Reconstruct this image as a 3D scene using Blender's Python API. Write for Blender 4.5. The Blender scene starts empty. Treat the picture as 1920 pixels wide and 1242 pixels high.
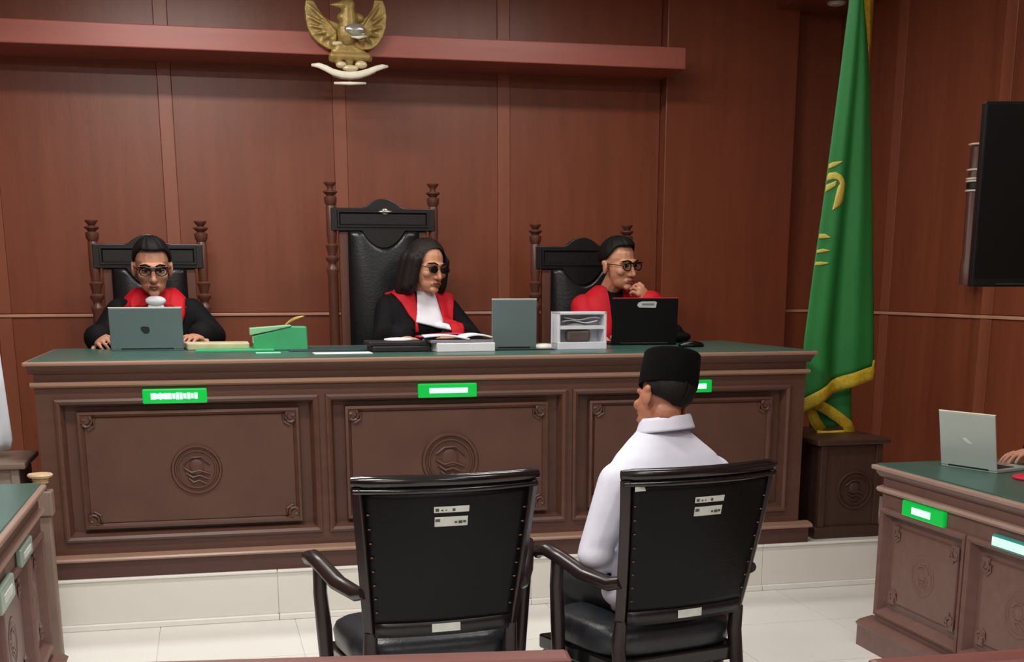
import bpy, bmesh, math, random
import numpy as np
from mathutils import Matrix, Vector, Euler
from mathutils.bvhtree import BVHTree
random.seed(7); rng = np.random.default_rng(7)
PI = math.pi
scn = bpy.context.scene
COL = scn.collection

# ------------------------------------------------------------------ camera
FPX, CY = 2352.24, 1107.82
YAW, PITCH, ROLL = (math.radians(a) for a in (13.36914, -13.68785, -0.0856))
F_ = Vector((math.sin(YAW)*math.cos(PITCH), math.cos(YAW)*math.cos(PITCH), math.sin(PITCH)))
r0 = Vector((math.cos(YAW), -math.sin(YAW), 0)); u0 = r0.cross(F_)
R_ = math.cos(ROLL)*r0 + math.sin(ROLL)*u0; U_ = -math.sin(ROLL)*r0 + math.cos(ROLL)*u0
EYE = Vector((0, 0, 1.5))
cam_d = bpy.data.cameras.new('camera'); cam = bpy.data.objects.new('camera', cam_d); COL.objects.link(cam)
cam_d.sensor_fit = 'HORIZONTAL'; cam_d.sensor_width = 36; cam_d.lens = 36*FPX/1920
cam_d.shift_y = (CY-621)/1920
M = Matrix((R_, U_, -F_)).transposed().to_4x4(); M.translation = EYE
cam.matrix_world = M
scn.camera = cam

def _ray(px, py): return F_ + R_*((px-960)/FPX) - U_*((py-CY)/FPX)
def onY(px, py, Y): d = _ray(px, py); return EYE + d*((Y-EYE.y)/d.y)
def onX(px, py, X): d = _ray(px, py); return EYE + d*((X-EYE.x)/d.x)
def onZ(px, py, Z): d = _ray(px, py); return EYE + d*((Z-EYE.z)/d.z)

# ------------------------------------------------------------------ world, lights, exposure
scn.view_settings.view_transform = 'Standard'; scn.view_settings.look = 'None'
scn.view_settings.gamma = 1.0; scn.view_settings.use_curve_mapping = False
scn.view_settings.exposure = 0.15
w = bpy.data.worlds.new('world'); scn.world = w; w.use_nodes = True
w.node_tree.nodes['Background'].inputs[0].default_value = (.9, .95, 1, 1)
w.node_tree.nodes['Background'].inputs[1].default_value = 0.02
CEIL = 3.3
LAMPS = [(-.1, 6.2, 26), (1.9, 6.2, 13), (-.2, 4.4, 42), (2.0, 4.4, 13), (-.4, 2.2, 44), (2.2, 2.2, 16), (-.2, -.4, 36), (2.2, -.4, 20)]
for i, (x, y, pw) in enumerate(LAMPS):
    l = bpy.data.lights.new('ceiling_lamp', 'AREA'); l.shape = 'RECTANGLE'; l.size = .9; l.size_y = .22
    l.energy = pw; l.color = (1.0, .97, .93)
    o = bpy.data.objects.new('ceiling_lamp', l); o.location = (x, y, CEIL-.05); COL.objects.link(o)

# ------------------------------------------------------------------ materials
def lin(c):
    c = np.array(c, float)/255
    return tuple(np.where(c <= .04045, c/12.92, ((c+.055)/1.055)**2.4))
MATS = {}
def mat(name, rgb, rough=.5, metal=0., var=.12, scale=8., stretch=(1, 1, 1), bump=0., bscale=None, spec=.5, emit=0., coat=0., trans=0., sheen=0., detail=4):
    m = bpy.data.materials.new(name); m.use_nodes = True; MATS[name] = m
    nt = m.node_tree; b = nt.nodes['Principled BSDF']
    c = lin(rgb)
    b.inputs['Roughness'].default_value = rough; b.inputs['Metallic'].default_value = metal
    b.inputs['Specular IOR Level'].default_value = spec
    b.inputs['Coat Weight'].default_value = coat; b.inputs['Coat Roughness'].default_value = .15
    b.inputs['Transmission Weight'].default_value = trans
    b.inputs['Sheen Weight'].default_value = sheen
    tc = nt.nodes.new('ShaderNodeTexCoord'); mp = nt.nodes.new('ShaderNodeMapping')
    mp.inputs['Scale'].default_value = stretch
    nt.links.new(tc.outputs['Object'], mp.inputs[0])
    n = nt.nodes.new('ShaderNodeTexNoise'); n.inputs['Scale'].default_value = scale; n.inputs['Detail'].default_value = detail
    nt.links.new(mp.outputs[0], n.inputs['Vector'])
    r = nt.nodes.new('ShaderNodeValToRGB')
    r.color_ramp.elements[0].position = .3; r.color_ramp.elements[1].position = .7
    r.color_ramp.elements[0].color = (*[v*(1-var) for v in c], 1); r.color_ramp.elements[1].color = (*[min(1, v*(1+var)) for v in c], 1)
    nt.links.new(n.outputs['Fac'], r.inputs[0]); nt.links.new(r.outputs[0], b.inputs['Base Color'])
    if emit:
        nt.links.new(r.outputs[0], b.inputs['Emission Color']); b.inputs['Emission Strength'].default_value = emit
    if bump:
        n2 = nt.nodes.new('ShaderNodeTexNoise'); n2.inputs['Scale'].default_value = bscale or scale*4; n2.inputs['Detail'].default_value = 3
        nt.links.new(mp.outputs[0], n2.inputs['Vector'])
        bp = nt.nodes.new('ShaderNodeBump'); bp.inputs['Strength'].default_value = bump; bp.inputs['Distance'].default_value = .01
        nt.links.new(n2.outputs['Fac'], bp.inputs['Height']); nt.links.new(bp.outputs[0], b.inputs['Normal'])
    return m
VG = (6, 6, .5); HG = (.5, 6, 6)
mat('wall_wood', (133, 70, 46), .36, var=.10, scale=3, stretch=VG, bump=.03, bscale=20)
mat('wall_batten', (148, 84, 60), .36, var=.07, scale=3, stretch=VG)
mat('beam_wood', (160, 88, 76), .4, var=.07, scale=3, stretch=HG)
mat('rail_trim', (205, 150, 122), .35, var=.05)
mat('bench_wood', (92, 62, 50), .42, var=.14, scale=4, stretch=HG, bump=.05, bscale=30)
mat('bench_panel', (90, 60, 48), .5, var=.12, scale=5, bump=.06, bscale=40)
mat('bench_edge', (158, 124, 104), .32, var=.08, scale=5, stretch=HG)
mat('plinth_wood', (82, 54, 46), .45, var=.12, scale=4, stretch=HG)
mat('desk_wood', (112, 82, 74), .4, var=.10, scale=4, stretch=(6, .5, 6), bump=.04, bscale=30)
mat('desk_edge', (160, 132, 120), .3, var=.08, scale=4)
mat('ped_wood', (68, 46, 37), .45, var=.12, scale=4, stretch=VG)
mat('ped_pale', (150, 134, 122), .45, var=.1)
mat('green_top', (60, 98, 88), .30, var=.08, scale=6, bump=.05, bscale=200)
mat('black_leather', (5, 6, 6), .42, spec=.22, var=.15, scale=10, bump=.12, bscale=90)
mat('seat_leather', (40, 44, 50), .35, var=.15, scale=10, bump=.12, bscale=90)
mat('chair_leather', (22, 25, 28), .30, var=.15, scale=6, bump=.10, bscale=90)
mat('chair_black', (17, 16, 16), .36, var=.2, scale=6, stretch=HG)
mat('chair_brown', (96, 58, 46), .38, var=.15, scale=6, stretch=VG)
mat('arm_wood', (40, 28, 28), .28, var=.2, scale=6)
mat('chair_black_gloss', (16, 16, 17), .16, var=.2, scale=6, coat=.4)
mat('stud', (120, 96, 80), .3, metal=.8)
mat('sticker', (205, 212, 205), .55, var=.08, scale=30)
mat('ink', (70, 80, 76), .6, var=.3, scale=60)
mat('white_tile', (234, 233, 227), .22, var=.02, scale=2)
mat('white_riser', (230, 228, 220), .3, var=.02, scale=2)
mat('grout', (205, 203, 196), .7, var=.05)
mat('nosing', (240, 238, 232), .25, var=.02)
mat('ceiling_white', (226, 224, 218), .8, var=.02)
mat('lamp_white', (255, 250, 240), .5, emit=3.0, var=.01)
mat('lamp_frame', (210, 210, 208), .5, var=.03)
mat('robe', (6, 6, 9), .8, var=.25, scale=14, spec=.25, bump=.25, bscale=14)
mat('red_cloth', (200, 20, 36), .65, var=.12, scale=12, spec=.3, bump=.2, bscale=25)
mat('white_cloth', (236, 236, 244), .7, var=.04, scale=12, bump=.25, bscale=16)
mat('shirt', (226, 228, 244), .75, var=.04, scale=10, bump=.35, bscale=9)
mat('seam', (92, 96, 118), .8)
mat('trousers', (13, 16, 22), .75, var=.25, scale=12, bump=.3, bscale=14)
mat('songkok_velvet', (4, 4, 4), .95, var=.3, scale=30, spec=.15)
mat('skin_warm', (196, 142, 116), .5, var=.06, scale=12)
mat('skin_tan', (206, 148, 116), .5, var=.06, scale=12)
mat('skin_deep', (176, 116, 90), .5, var=.07, scale=12)
mat('lips', (138, 78, 68), .45, var=.08)
mat('hair', (12, 9, 8), .65, spec=.3, var=.35, scale=30, stretch=(3, 3, .6), bump=.3, bscale=60)
mat('hair_brown', (28, 19, 17), .62, spec=.35, var=.35, scale=30, stretch=(4, 4, .6), bump=.3, bscale=50)
mat('eye_white', (210, 205, 198), .3)
mat('eye_dark', (20, 14, 12), .25)
mat('glass_frame', (18, 14, 13), .3)
mat('smoked_lens', (26, 18, 16), .15)
mat('laptop_teal', (114, 132, 134), .34, metal=.3, var=.05, scale=3)
mat('laptop_silver', (186, 196, 190), .36, metal=.3, var=.04, scale=3)
mat('laptop_dark', (34, 36, 38), .4, var=.1)
mat('screen_glass', (18, 24, 30), .12, var=.1)
mat('logo_dark', (36, 40, 42), .35)
mat('logo_pale', (214, 222, 216), .3)
mat('plastic_black', (6, 7, 8), .4, spec=.3, var=.15)
mat('tv_screen', (5, 6, 5), .4, spec=.2, var=.1)
mat('paper', (240, 240, 244), .7, var=.03, scale=20)
mat('paper_cream', (206, 196, 160), .7, var=.1, scale=20)
mat('paper_grey', (132, 132, 140), .6, var=.1)
mat('card_green', (66, 176, 116), .45, var=.08, scale=6)
mat('card_green_pale', (150, 204, 160), .5, var=.06)
mat('mint', (140, 226, 190), .5, var=.05)
mat('ribbon_yellow', (206, 166, 72), .5, var=.1)
mat('book_black', (36, 34, 36), .4, var=.15)
mat('mat_blue', (44, 66, 74), .5, var=.1)
mat('acrylic', (238, 240, 250), .25, var=.04)
mat('wallet_brown', (92, 80, 78), .5, var=.2, scale=20)
mat('grey_plastic', (140, 142, 150), .4)
mat('cream_plastic', (222, 220, 208), .35)
mat('led_green', (0, 170, 62), .25, var=.05, emit=.55)
mat('led_text', (190, 255, 232), .3, var=.02, emit=.9)
mat('led_pale', (196, 236, 226), .3, var=.05, emit=.5)
mat('led_grey', (142, 162, 150), .3, var=.1, emit=.04)
mat('led_teal', (52, 140, 132), .3, var=.1, emit=.12)
mat('flag_green', (34, 128, 58), .6, var=.05, scale=5, bump=.1, bscale=60)
mat('flag_yellow', (212, 184, 44), .6, var=.15, scale=60, bump=.4, bscale=200)
mat('emblem_yellow', (206, 190, 84), .55, var=.1, scale=30)
mat('flag_white', (226, 232, 240), .65, var=.03, sheen=.2)
mat('flag_red', (190, 30, 36), .65, var=.05, sheen=.2)
mat('gold', (168, 142, 84), .42, metal=.35, var=.2, scale=14, bump=.3, bscale=60)
mat('gold_pale', (226, 210, 168), .38, metal=.2, var=.08, scale=14)
mat('ivory', (240, 234, 214), .4, var=.05, scale=14)
mat('silver', (196, 196, 186), .22, metal=.7, var=.12, scale=10)
mat('brass', (188, 150, 80), .3, metal=.8)
mat('cream_wood', (206, 178, 140), .5, var=.08)
mat('grey_wood', (136, 116, 104), .5, var=.08)
mat('barrier_wood', (112, 66, 60), .38, var=.14, scale=4, stretch=HG)
mat('red_folder', (204, 44, 66), .5, var=.05)
mat('white_paint', (214, 208, 196), .6, var=.02)
mat('dark_wood_wall', (120, 66, 48), .5, var=.1, scale=3, stretch=VG)

# ------------------------------------------------------------------ mesh helpers
class MB:
    def __init__(s): s.v = []; s.f = []
    def add(s, v, f):
        n = len(s.v); s.v += [tuple(map(float, p)) for p in v]; s.f += [tuple(i+n for i in q) for q in f]; return s
    def box(s, x0, x1, y0, y1, z0, z1):
        v = [(x, y, z) for z in (z0, z1) for y in (y0, y1) for x in (x0, x1)]
        return s.add(v, [(0, 2, 3, 1), (4, 5, 7, 6), (0, 1, 5, 4), (2, 6, 7, 3), (0, 4, 6, 2), (1, 3, 7, 5)])
    def obox(s, c, size, rot=(0, 0, 0)):
        R = Euler(rot).to_matrix(); c = Vector(c); h = [a/2 for a in size]
        t = MB().box(-h[0], h[0], -h[1], h[1], -h[2], h[2])
        return s.add([R @ Vector(p) + c for p in t.v], t.f)
    def rings(s, rings, cap=True):
        n = len(rings[0]); v = [p for r in rings for p in r]; f = []
        for i in range(len(rings)-1):
            for j in range(n):
                k = (j+1) % n
                f.append((i*n+j, i*n+k, (i+1)*n+k, (i+1)*n+j))
        if cap:
            f.append(tuple(range(n))[::-1]); f.append(tuple((len(rings)-1)*n+j for j in range(n)))
        return s.add(v, f)
    def lathe(s, prof, c=(0, 0, 0), n=16, sx=1, sy=1):
        return s.rings([[(c[0]+r*sx*math.cos(2*PI*j/n), c[1]+r*sy*math.sin(2*PI*j/n), c[2]+z) for j in range(n)] for r, z in prof])
    def tube(s, pts, r, n=10, sq=(1, 1)):
        pts = [Vector(p) for p in pts]; rs = r if hasattr(r, '__len__') else [r]*len(pts); rings = []
        for i, p in enumerate(pts):
            d = (pts[min(i+1, len(pts)-1)] - pts[max(i-1, 0)]).normalized()
            up = Vector((0, 0, 1)) if abs(d.z) < .9 else Vector((0, 1, 0))
            a = d.cross(up).normalized(); b = a.cross(d)
            rings.append([p + a*rs[i]*sq[0]*math.cos(2*PI*j/n) + b*rs[i]*sq[1]*math.sin(2*PI*j/n) for j in range(n)])
        return s.rings(rings)
    def ell(s, c, r, rot=(0, 0, 0), n=16, m=10):
        R = Euler(rot).to_matrix(); c = Vector(c); rg = []
        for i in range(m+1):
            t = PI*(i+.001)/(m+.002)
            rg.append([c + R @ Vector((r[0]*math.sin(t)*math.cos(2*PI*j/n), r[1]*math.sin(t)*math.sin(2*PI*j/n), -r[2]*math.cos(t))) for j in range(n)])
        return s.rings(rg)
    def cap(s, p, q, r1, r2=None, n=12):
        p = Vector(p); q = Vector(q); r2 = r1 if r2 is None else r2
        d = (q-p); L = d.length; d = d/L if L > 1e-6 else Vector((0, 0, 1))
        a = d.orthogonal().normalized(); b = d.cross(a); rg = []
        for i in range(5):
            t = PI/2*(1-i/4.)+.0005; rg.append((p - d*r1*math.sin(t), r1*math.cos(t-.001)))
        for i in range(5):
            t = PI/2*(i/4.)-.0005; rg.append((q + d*r2*math.sin(t), r2*math.cos(t-.001)))
        return s.rings([[c + a*r*math.cos(2*PI*j/n) + b*r*math.sin(2*PI*j/n) for j in range(n)] for c, r in rg])
    def prism(s, poly, y0, y1, ax='y'):
        n = len(poly)
        def P(u, v, t): return (u, t, v) if ax == 'y' else ((t, u, v) if ax == 'x' else (u, v, t))
        v = [P(u, w_, y0) for u, w_ in poly] + [P(u, w_, y1) for u, w_ in poly]
        f = [tuple(range(n)), tuple(range(n, 2*n))[::-1]] + [(i, n+i, n+(i+1) % n, (i+1) % n) for i in range(n)]
        return s.add(v, f)
    def grid(s, fn, nu, nv):
        v = [fn(i/nu, j/nv) for j in range(nv+1) for i in range(nu+1)]
        f = [(j*(nu+1)+i, j*(nu+1)+i+1, (j+1)*(nu+1)+i+1, (j+1)*(nu+1)+i) for j in range(nv) for i in range(nu)]
        return s.add(v, f)
    def ring_xz(s, x0, x1, z0, z1, prof):
        """picture-frame moulding in an XZ plane: prof = [(inset, y)...] open profile"""
        rg = [[(x0+d, y, z0+d), (x1-d, y, z0+d), (x1-d, y, z1-d), (x0+d, y, z1-d)] for d, y in prof]
        return s.rings(rg, cap=False)
    def xf(s, Mx): s.v = [tuple(Mx @ Vector(p)) for p in s.v]; return s
    def mesh(s, name):
        me = bpy.data.meshes.new(name); me.from_pydata(s.v, [], s.f)
        bm = bmesh.new(); bm.from_mesh(me); bmesh.ops.recalc_face_normals(bm, faces=bm.faces); bm.to_mesh(me); bm.free()
        return me
def basis(o):
    m = o.matrix_basis.copy()
    while o.parent: o = o.parent; m = o.matrix_basis @ m
    return m
def link(name, me, m, parent=None, world=True, smooth=0, bevel=0, solid=0, subsurf=0):
    o = bpy.data.objects.new(name, me); COL.objects.link(o)
    if m: me.materials.clear(); me.materials.append(MATS[m])
    if parent is not None:
        o.parent = parent
        if world: me.transform(basis(parent).inverted())
    if smooth:
        me.polygons.foreach_set('use_smooth', [True]*len(me.polygons))
        if smooth < 180: me.set_sharp_from_angle(angle=math.radians(smooth))
    if solid:
        k = o.modifiers.new('solid', 'SOLIDIFY'); k.thickness = solid; k.offset = 0
    if bevel:
        k = o.modifiers.new('bevel', 'BEVEL'); k.width = bevel; k.segments = 2; k.limit_method = 'ANGLE'; k.angle_limit = math.radians(40)
    if subsurf:
        k = o.modifiers.new('sub', 'SUBSURF'); k.levels = subsurf; k.render_levels = subsurf
    return o
def part(name, mb, m, parent, world=True, **k): return link(name, mb.mesh(name), m, parent, world, **k)
def tag(o, label, cat, group=None):
    o['label'] = label; o['category'] = cat
    if group: o['group'] = group
    return o
def thing(name, label, cat, loc=(0, 0, 0), rz=0., group=None):
    o = bpy.data.objects.new(name, None); o.empty_display_size = .1; COL.objects.link(o)
    o.location = loc; o.rotation_euler = (0, 0, rz)
    return tag(o, label, cat, group)
def struct(name, mb, m, **k):
    o = link(name, mb.mesh(name), m, None, **k); o['kind'] = 'structure'; return o
def organic(name, mb, m, parent=None, voxel=.004, smooth=3, world=True):
    me = mb.mesh(name); o = bpy.data.objects.new(name, me); COL.objects.link(o)
    k = o.modifiers.new('r', 'REMESH'); k.mode = 'VOXEL'; k.voxel_size = voxel; k.use_smooth_shade = True
    if smooth:
        k = o.modifiers.new('s', 'SMOOTH'); k.factor = .5; k.iterations = smooth
    dg = bpy.context.evaluated_depsgraph_get(); dg.update()
    me2 = bpy.data.meshes.new_from_object(o.evaluated_get(dg)); me2.name = name
    bpy.data.objects.remove(o); bpy.data.meshes.remove(me)
    return link(name, me2, m, parent, world, smooth=180)
def copy_tree(root, loc, rz, label):
    c = root.copy(); COL.objects.link(c); c.location = loc; c.rotation_euler = (0, 0, rz); c['label'] = label
    for ch in list(root.children):
        d = ch.copy(); COL.objects.link(d); d.parent = c
        for g in ch.children:
            e = g.copy(); COL.objects.link(e); e.parent = d
    return c

# ================================================================== ROOM
YW, XR, XL, YF = 7.8, 4.0, -2.1, -3.0
RAILZ = 1.333
PLAT = .235; DAIS = .40
o = struct('floor', MB().box(XL-.1, XR+.1, YF, 5.72, -.1, -.004), 'grout')
tm = MB().box(.0015, .5985, .0015, .5985, -.004, 0).mesh('tile'); tm.materials.append(MATS['white_tile'])
for i in range(10):
    for j in range(9):
        t = bpy.data.objects.new('tile', tm); COL.objects.link(t); t.parent = o; t.location = (XL+.02+.6*i, 5.70-.6*(j+1), 0)
# platform
p = struct('platform', MB().box(XL-.1, XR+.1, 5.715, YW+.1, -.1, PLAT-.012), 'white_riser')
x = XL-.05
while x < XR:
    x2 = min(x+1.2, XR+.05)
    part('riser_tile', MB().box(x+.001, x2-.001, 5.705, 5.716, .028, PLAT-.016), 'white_riser', p)
    part('edge_tile', MB().box(x+.001, x2-.001, 5.695, 6.0, PLAT-.014, PLAT), 'nosing', p, bevel=.004)
    part('foot_strip', MB().box(x+.001, x2-.001, 5.685, 5.716, .0, .027), 'nosing', p, bevel=.004)
    x = x2
struct('dais', MB().box(-.65, 2.78, 6.6, YW, PLAT, DAIS), 'plinth_wood')
struct('ceiling', MB().box(XL-.1, XR+.1, YF-.1, YW+.1, CEIL, CEIL+.1), 'ceiling_white')
struct('wall_left', MB().box(XL-.1, XL, YF, YW, 0, CEIL), 'dark_wood_wall')
struct('wall_front', MB().box(XL-.1, XR+.1, YF-.1, YF, 0, CEIL), 'white_paint')

# back wall with panels and battens
wb = struct('wall_back', MB().box(XL-.1, XR+.1, YW+.012, YW+.12, 0, CEIL), 'wall_wood')
PILX0, PILX1 = 2.80, 3.66
bat = [-1.12, -.158, .822, 1.806, PILX0-.005]
edges = [XL] + bat
for i in range(len(bat)):
    x0, x1 = edges[i]+(.038 if i else 0), bat[i]-(.038 if i < 4 else -.003)
    part('wall_panel', MB().box(x0+.0004, x1-.0004, YW, YW+.014, RAILZ+.012, CEIL), 'wall_wood', wb, bevel=.002)
    part('wall_panel', MB().box(x0+.0004, x1-.0004, YW, YW+.014, PLAT, RAILZ-.012), 'wall_wood', wb, bevel=.002)
    if i < 4:
        part('batten', MB().box(bat[i]-.038, bat[i]+.038, YW-.006, YW+.014, RAILZ+.012, CEIL), 'wall_batten', wb, bevel=.003)
        part('batten', MB().box(bat[i]-.038, bat[i]+.038, YW-.006, YW+.014, PLAT, RAILZ-.012), 'wall_batten', wb, bevel=.003)
part('wall_panel', MB().box(PILX1+.002, XR-.002, YW, YW+.014, RAILZ+.012, CEIL), 'wall_wood', wb)
part('wall_panel', MB().box(PILX1+.002, XR-.002, YW, YW+.014, PLAT, RAILZ-.012), 'wall_wood', wb)
struct('wall_pilaster', MB().box(PILX0, PILX1, YW-.1, YW+.012, PLAT, CEIL), 'wall_wood', bevel=.006)
struct('trim_1', MB().box(XL, PILX0-.002, YW-.012, YW+.01, RAILZ-.009, RAILZ+.009), 'rail_trim', bevel=.004)
struct('trim_2', MB().box(PILX1+.002, XR, YW-.012, YW+.01, RAILZ-.009, RAILZ+.009), 'rail_trim', bevel=.004)
# heavy beam across the back wall
SH0, SH1 = YW-.42, YW-.1
zt, zb = 2.84, 2.722
sb = struct('trim_3', MB().box(XL, 2.80, YW-.42, YW, zb, zt), 'beam_wood', bevel=.006)
# right wall
wr = struct('wall_right', MB().box(XR+.012, XR+.12, YF, YW+.1, 0, CEIL), 'wall_wood')
by = [7.05, 6.0, 5.05, 4.0, 2.95, 1.9]
ed = [YW] + by
for i in range(len(by)):
    y1, y0 = ed[i]-(.05 if i else 0), by[i]+.05
    for z0, z1 in ((RAILZ+.012, CEIL), (0 if y1 < 5.7 else PLAT, RAILZ-.012)):
        part('wall_panel', MB().box(XR, XR+.014, y0+.0004, y1-.0004, z0, z1), 'wall_wood', wr, bevel=.002)
        part('batten', MB().box(XR-.007, XR+.014, by[i]-.05, by[i]+.05, z0, z1), 'wall_batten', wr, bevel=.003)
struct('trim_4', MB().box(XR-.012, XR+.01, YF, YW, RAILZ-.009, RAILZ+.009), 'rail_trim', bevel=.004)
# soffit in the far right corner with a small downlight
struct('ceiling_soffit', MB().box(3.5, XR, 7.3, YW, 3.14, CEIL), 'wall_wood')
dl = thing('downlight', 'small white round downlight in the dark soffit beside flag top', 'light', (3.77, 7.45, 3.14))
part('rim', MB().lathe([(.05, -.012), (.055, -.004), (.055, .0)], n=20), 'lamp_frame', dl, world=False, smooth=40)
part('lens', MB().lathe([(.038, -.016), (.04, -.013), (.04, -.011)], n=20), 'nosing', dl, world=False, smooth=40)
for i, (x, y, pw) in enumerate(LAMPS):
    t = thing('ceiling_light', 'rectangular white ceiling light panel ' + ('over the left judge', 'over the right judge', 'over the left end of the bench steps', 'over the man in the black cap', 'over the left desk', 'over the right barrier rail', 'left one behind the camera', 'right one behind the camera')[i], 'light', (x, y, CEIL), 0, 'ceiling light panels')
    part('frame', MB().box(-.5, .5, -.16, .16, -.03, 0), 'lamp_frame', t, world=False, bevel=.004)
    part('diffuser', MB().box(-.46, .46, -.12, .12, -.036, -.03), 'lamp_white', t, world=False)

# ================================================================== JUDGES' BENCH
def scroll_corner(cx, cz, sx, sz, y, s=.05):
    m = MB()
    m.prism([(cx, cz), (cx+sx*s*1.1, cz), (cx+sx*s*1.1, cz+sz*s*.35), (cx+sx*s*.75, cz+sz*s*.9), (cx+sx*s*.3, cz+sz*s*1.1), (cx, cz+sz*s*1.1)], y-.006, y)
    pts = [(cx+sx*(s*.55+.5*s*math.cos(a)*(1-a/8)), y-.007, cz+sz*(s*.75+.5*s*math.sin(a)*(1-a/8))) for a in np.linspace(-1, 4.5, 14)]
    m.tube(pts, .006, 6)
    m.tube([(cx+sx*s*1.3, y-.004, cz+sz*s*.5), (cx+sx*s*1.25, y-.006, cz+sz*s*1.1), (cx+sx*s*.7, y-.004, cz+sz*s*1.45)], .006, 6)
    return m
def medallion(cx, cz, r, y, flat=1.):
    m = MB()
    def ring(rad, tr, yy):
        n = 32; rg = []
        for i in range(n):
            a = 2*PI*i/n
            rg.append([(cx+(rad+tr*math.cos(b))*math.cos(a), yy-tr*math.sin(b), cz+(rad+tr*math.cos(b))*math.sin(a)) for b in np.linspace(0, 2*PI, 7)[:-1]])
        rg.append(rg[0]); m.rings(rg, cap=False)
    ring(r*.93, r*.075, y-.002); ring(r*.74, r*.045, y-.002)
    # relief inside: a small shield over curling strokes
    m.ell((cx, y, cz+r*.1), (r*.3, .008, r*.34))
    for k in range(3):
        z = cz-r*(.1+.2*k); h = r*(.5-.08*k)
        m.tube([(cx-h, y-.002, z+r*.16), (cx-h*.4, y-.006, z-.02*r), (cx+h*.2, y-.006, z+r*.06), (cx+h, y-.002, z-r*.1)], r*.05, 6)
    m.tube([(cx-r*.5, y-.003, cz+r*.25), (cx-r*.2, y-.006, cz+r*.48), (cx+r*.2, y-.006, cz+r*.5), (cx+r*.52, y-.003, cz+r*.2)], r*.05, 6)
    m.v = [(a, y+(b-y)*flat, c) for a, b, c in m.v]
    return m

bench = thing('judges_bench', 'long carved brown wooden judges bench with green top on white platform', 'bench', (1.06, 5.75, PLAT))
YB = 5.75; BX0, BX1 = -.735, 2.855; BT = 1.19
# stiles and rails of the front
px = [(-.64, .447), (.522, 1.612), (1.683, 2.757)]
PZ0, PZ1 = .415, 1.003
m = MB()
m.box(BX0, BX1, YB, YB+.05, PZ1, 1.165); m.box(BX0, BX1, YB, YB+.05, PLAT, PZ0)
for a, b in ((BX0, px[0][0]), (px[0][1], px[1][0]), (px[1][1], px[2][0]), (px[2][1], BX1)): m.box(a, b, YB, YB+.05, PZ0, PZ1)
part('front_frame', m, 'bench_wood', bench)
part('side_panel', MB().box(BX0, BX0+.05, YB+.05, 6.8, PLAT, 1.165), 'bench_wood', bench)
part('side_panel', MB().box(BX1-.05, BX1, YB+.05, 6.8, PLAT, 1.165), 'bench_wood', bench)
part('back_board', MB().box(BX0+.05, BX1-.05, YB+.05, YB+.08, PLAT, 1.165), 'plinth_wood', bench)
def frame_y(m, x0, x1, z0, z1, y):   # outer raised moulding then step into recess
    m.ring_xz(x0-.022, x1+.022, z0-.022, z1+.022, [(0, y+.002), (.002, y-.014), (.012, y-.018), (.024, y-.010), (.034, y+.022), (.04, y+.045)])
for i, (x0, x1) in enumerate(px):
    pn = part('panel', MB().box(x0, x1, YB+.042, YB+.055, PZ0, PZ1), 'bench_panel', bench)
    m = MB(); frame_y(m, x0, x1, PZ0, PZ1, YB); part('moulding', m, 'bench_edge' if False else 'bench_wood', pn, smooth=30)
    a0, a1, b0, b1 = x0+.085, x1-.085, PZ0+.05, PZ1-.055
    m = MB().ring_xz(a0-.02, a1+.02, b0-.02, b1+.02, [(0, YB+.044), (.003, YB+.008), (.014, YB+.004), (.022, YB+.016), (.030, YB+.022), (.034, YB+.024)])
    part('moulding', m, 'bench_wood', pn, smooth=30)
    part('raised_field', MB().box(a0+.01, a1-.01, YB+.016, YB+.044, b0+.01, b1-.01), 'bench_panel', pn)
    for sx in (1, -1):
        for sz in (1, -1):
            part('corner_ornament', scroll_corner(a0-.012 if sx > 0 else a1+.012, b0-.012 if sz > 0 else b1+.012, sx, sz, YB+.016), 'bench_wood', pn, smooth=40)
    cxm = [onY(369, 880, YB).x, onY(845, 855, YB).x, onY(1280, 840, YB).x][i]
    part('medallion', medallion(cxm, .70, .112 if i != 1 else .135, YB+.016), 'bench_wood', pn, smooth=60)
def mould_x(x0, x1, prof):   # long horizontal moulding, profile (y,z)
    return MB().rings([[(x, y, z) for y, z in prof] for x in (x0, x1)])
part('frieze_moulding', mould_x(BX0-.015, BX1+.015, [(YB+.01, 1.072), (YB-.012, 1.074), (YB-.022, 1.082), (YB-.022, 1.090), (YB-.010, 1.097), (YB+.01, 1.099)]), 'bench_edge', bench, smooth=35)
part('cornice', mould_x(BX0-.02, BX1+.02, [(YB+.02, 1.13), (YB-.006, 1.132), (YB-.018, 1.145), (YB-.04, 1.160), (YB-.045, 1.168), (YB+.02, 1.168)]), 'bench_wood', bench, smooth=35)
part('top_slab', MB().box(BX0-.035, BX1+.035, YB-.055, 6.85, 1.168, 1.186), 'bench_edge', bench, bevel=.006)
part('top_covering', MB().box(BX0-.015, BX1+.015, YB-.03, 6.84, 1.184, BT), 'green_top', bench, bevel=.002)
part('plinth', MB().box(BX0-.03, BX1+.04, YB-.04, YB+.06, PLAT, .318), 'plinth_wood', bench)
part('plinth_moulding', mould_x(BX0-.045, BX1+.055, [(YB+.01, .312), (YB-.05, .312), (YB-.056, .320), (YB-.05, .328), (YB-.02, .336), (YB+.01, .338)]), 'bench_edge', bench, smooth=35)

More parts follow.
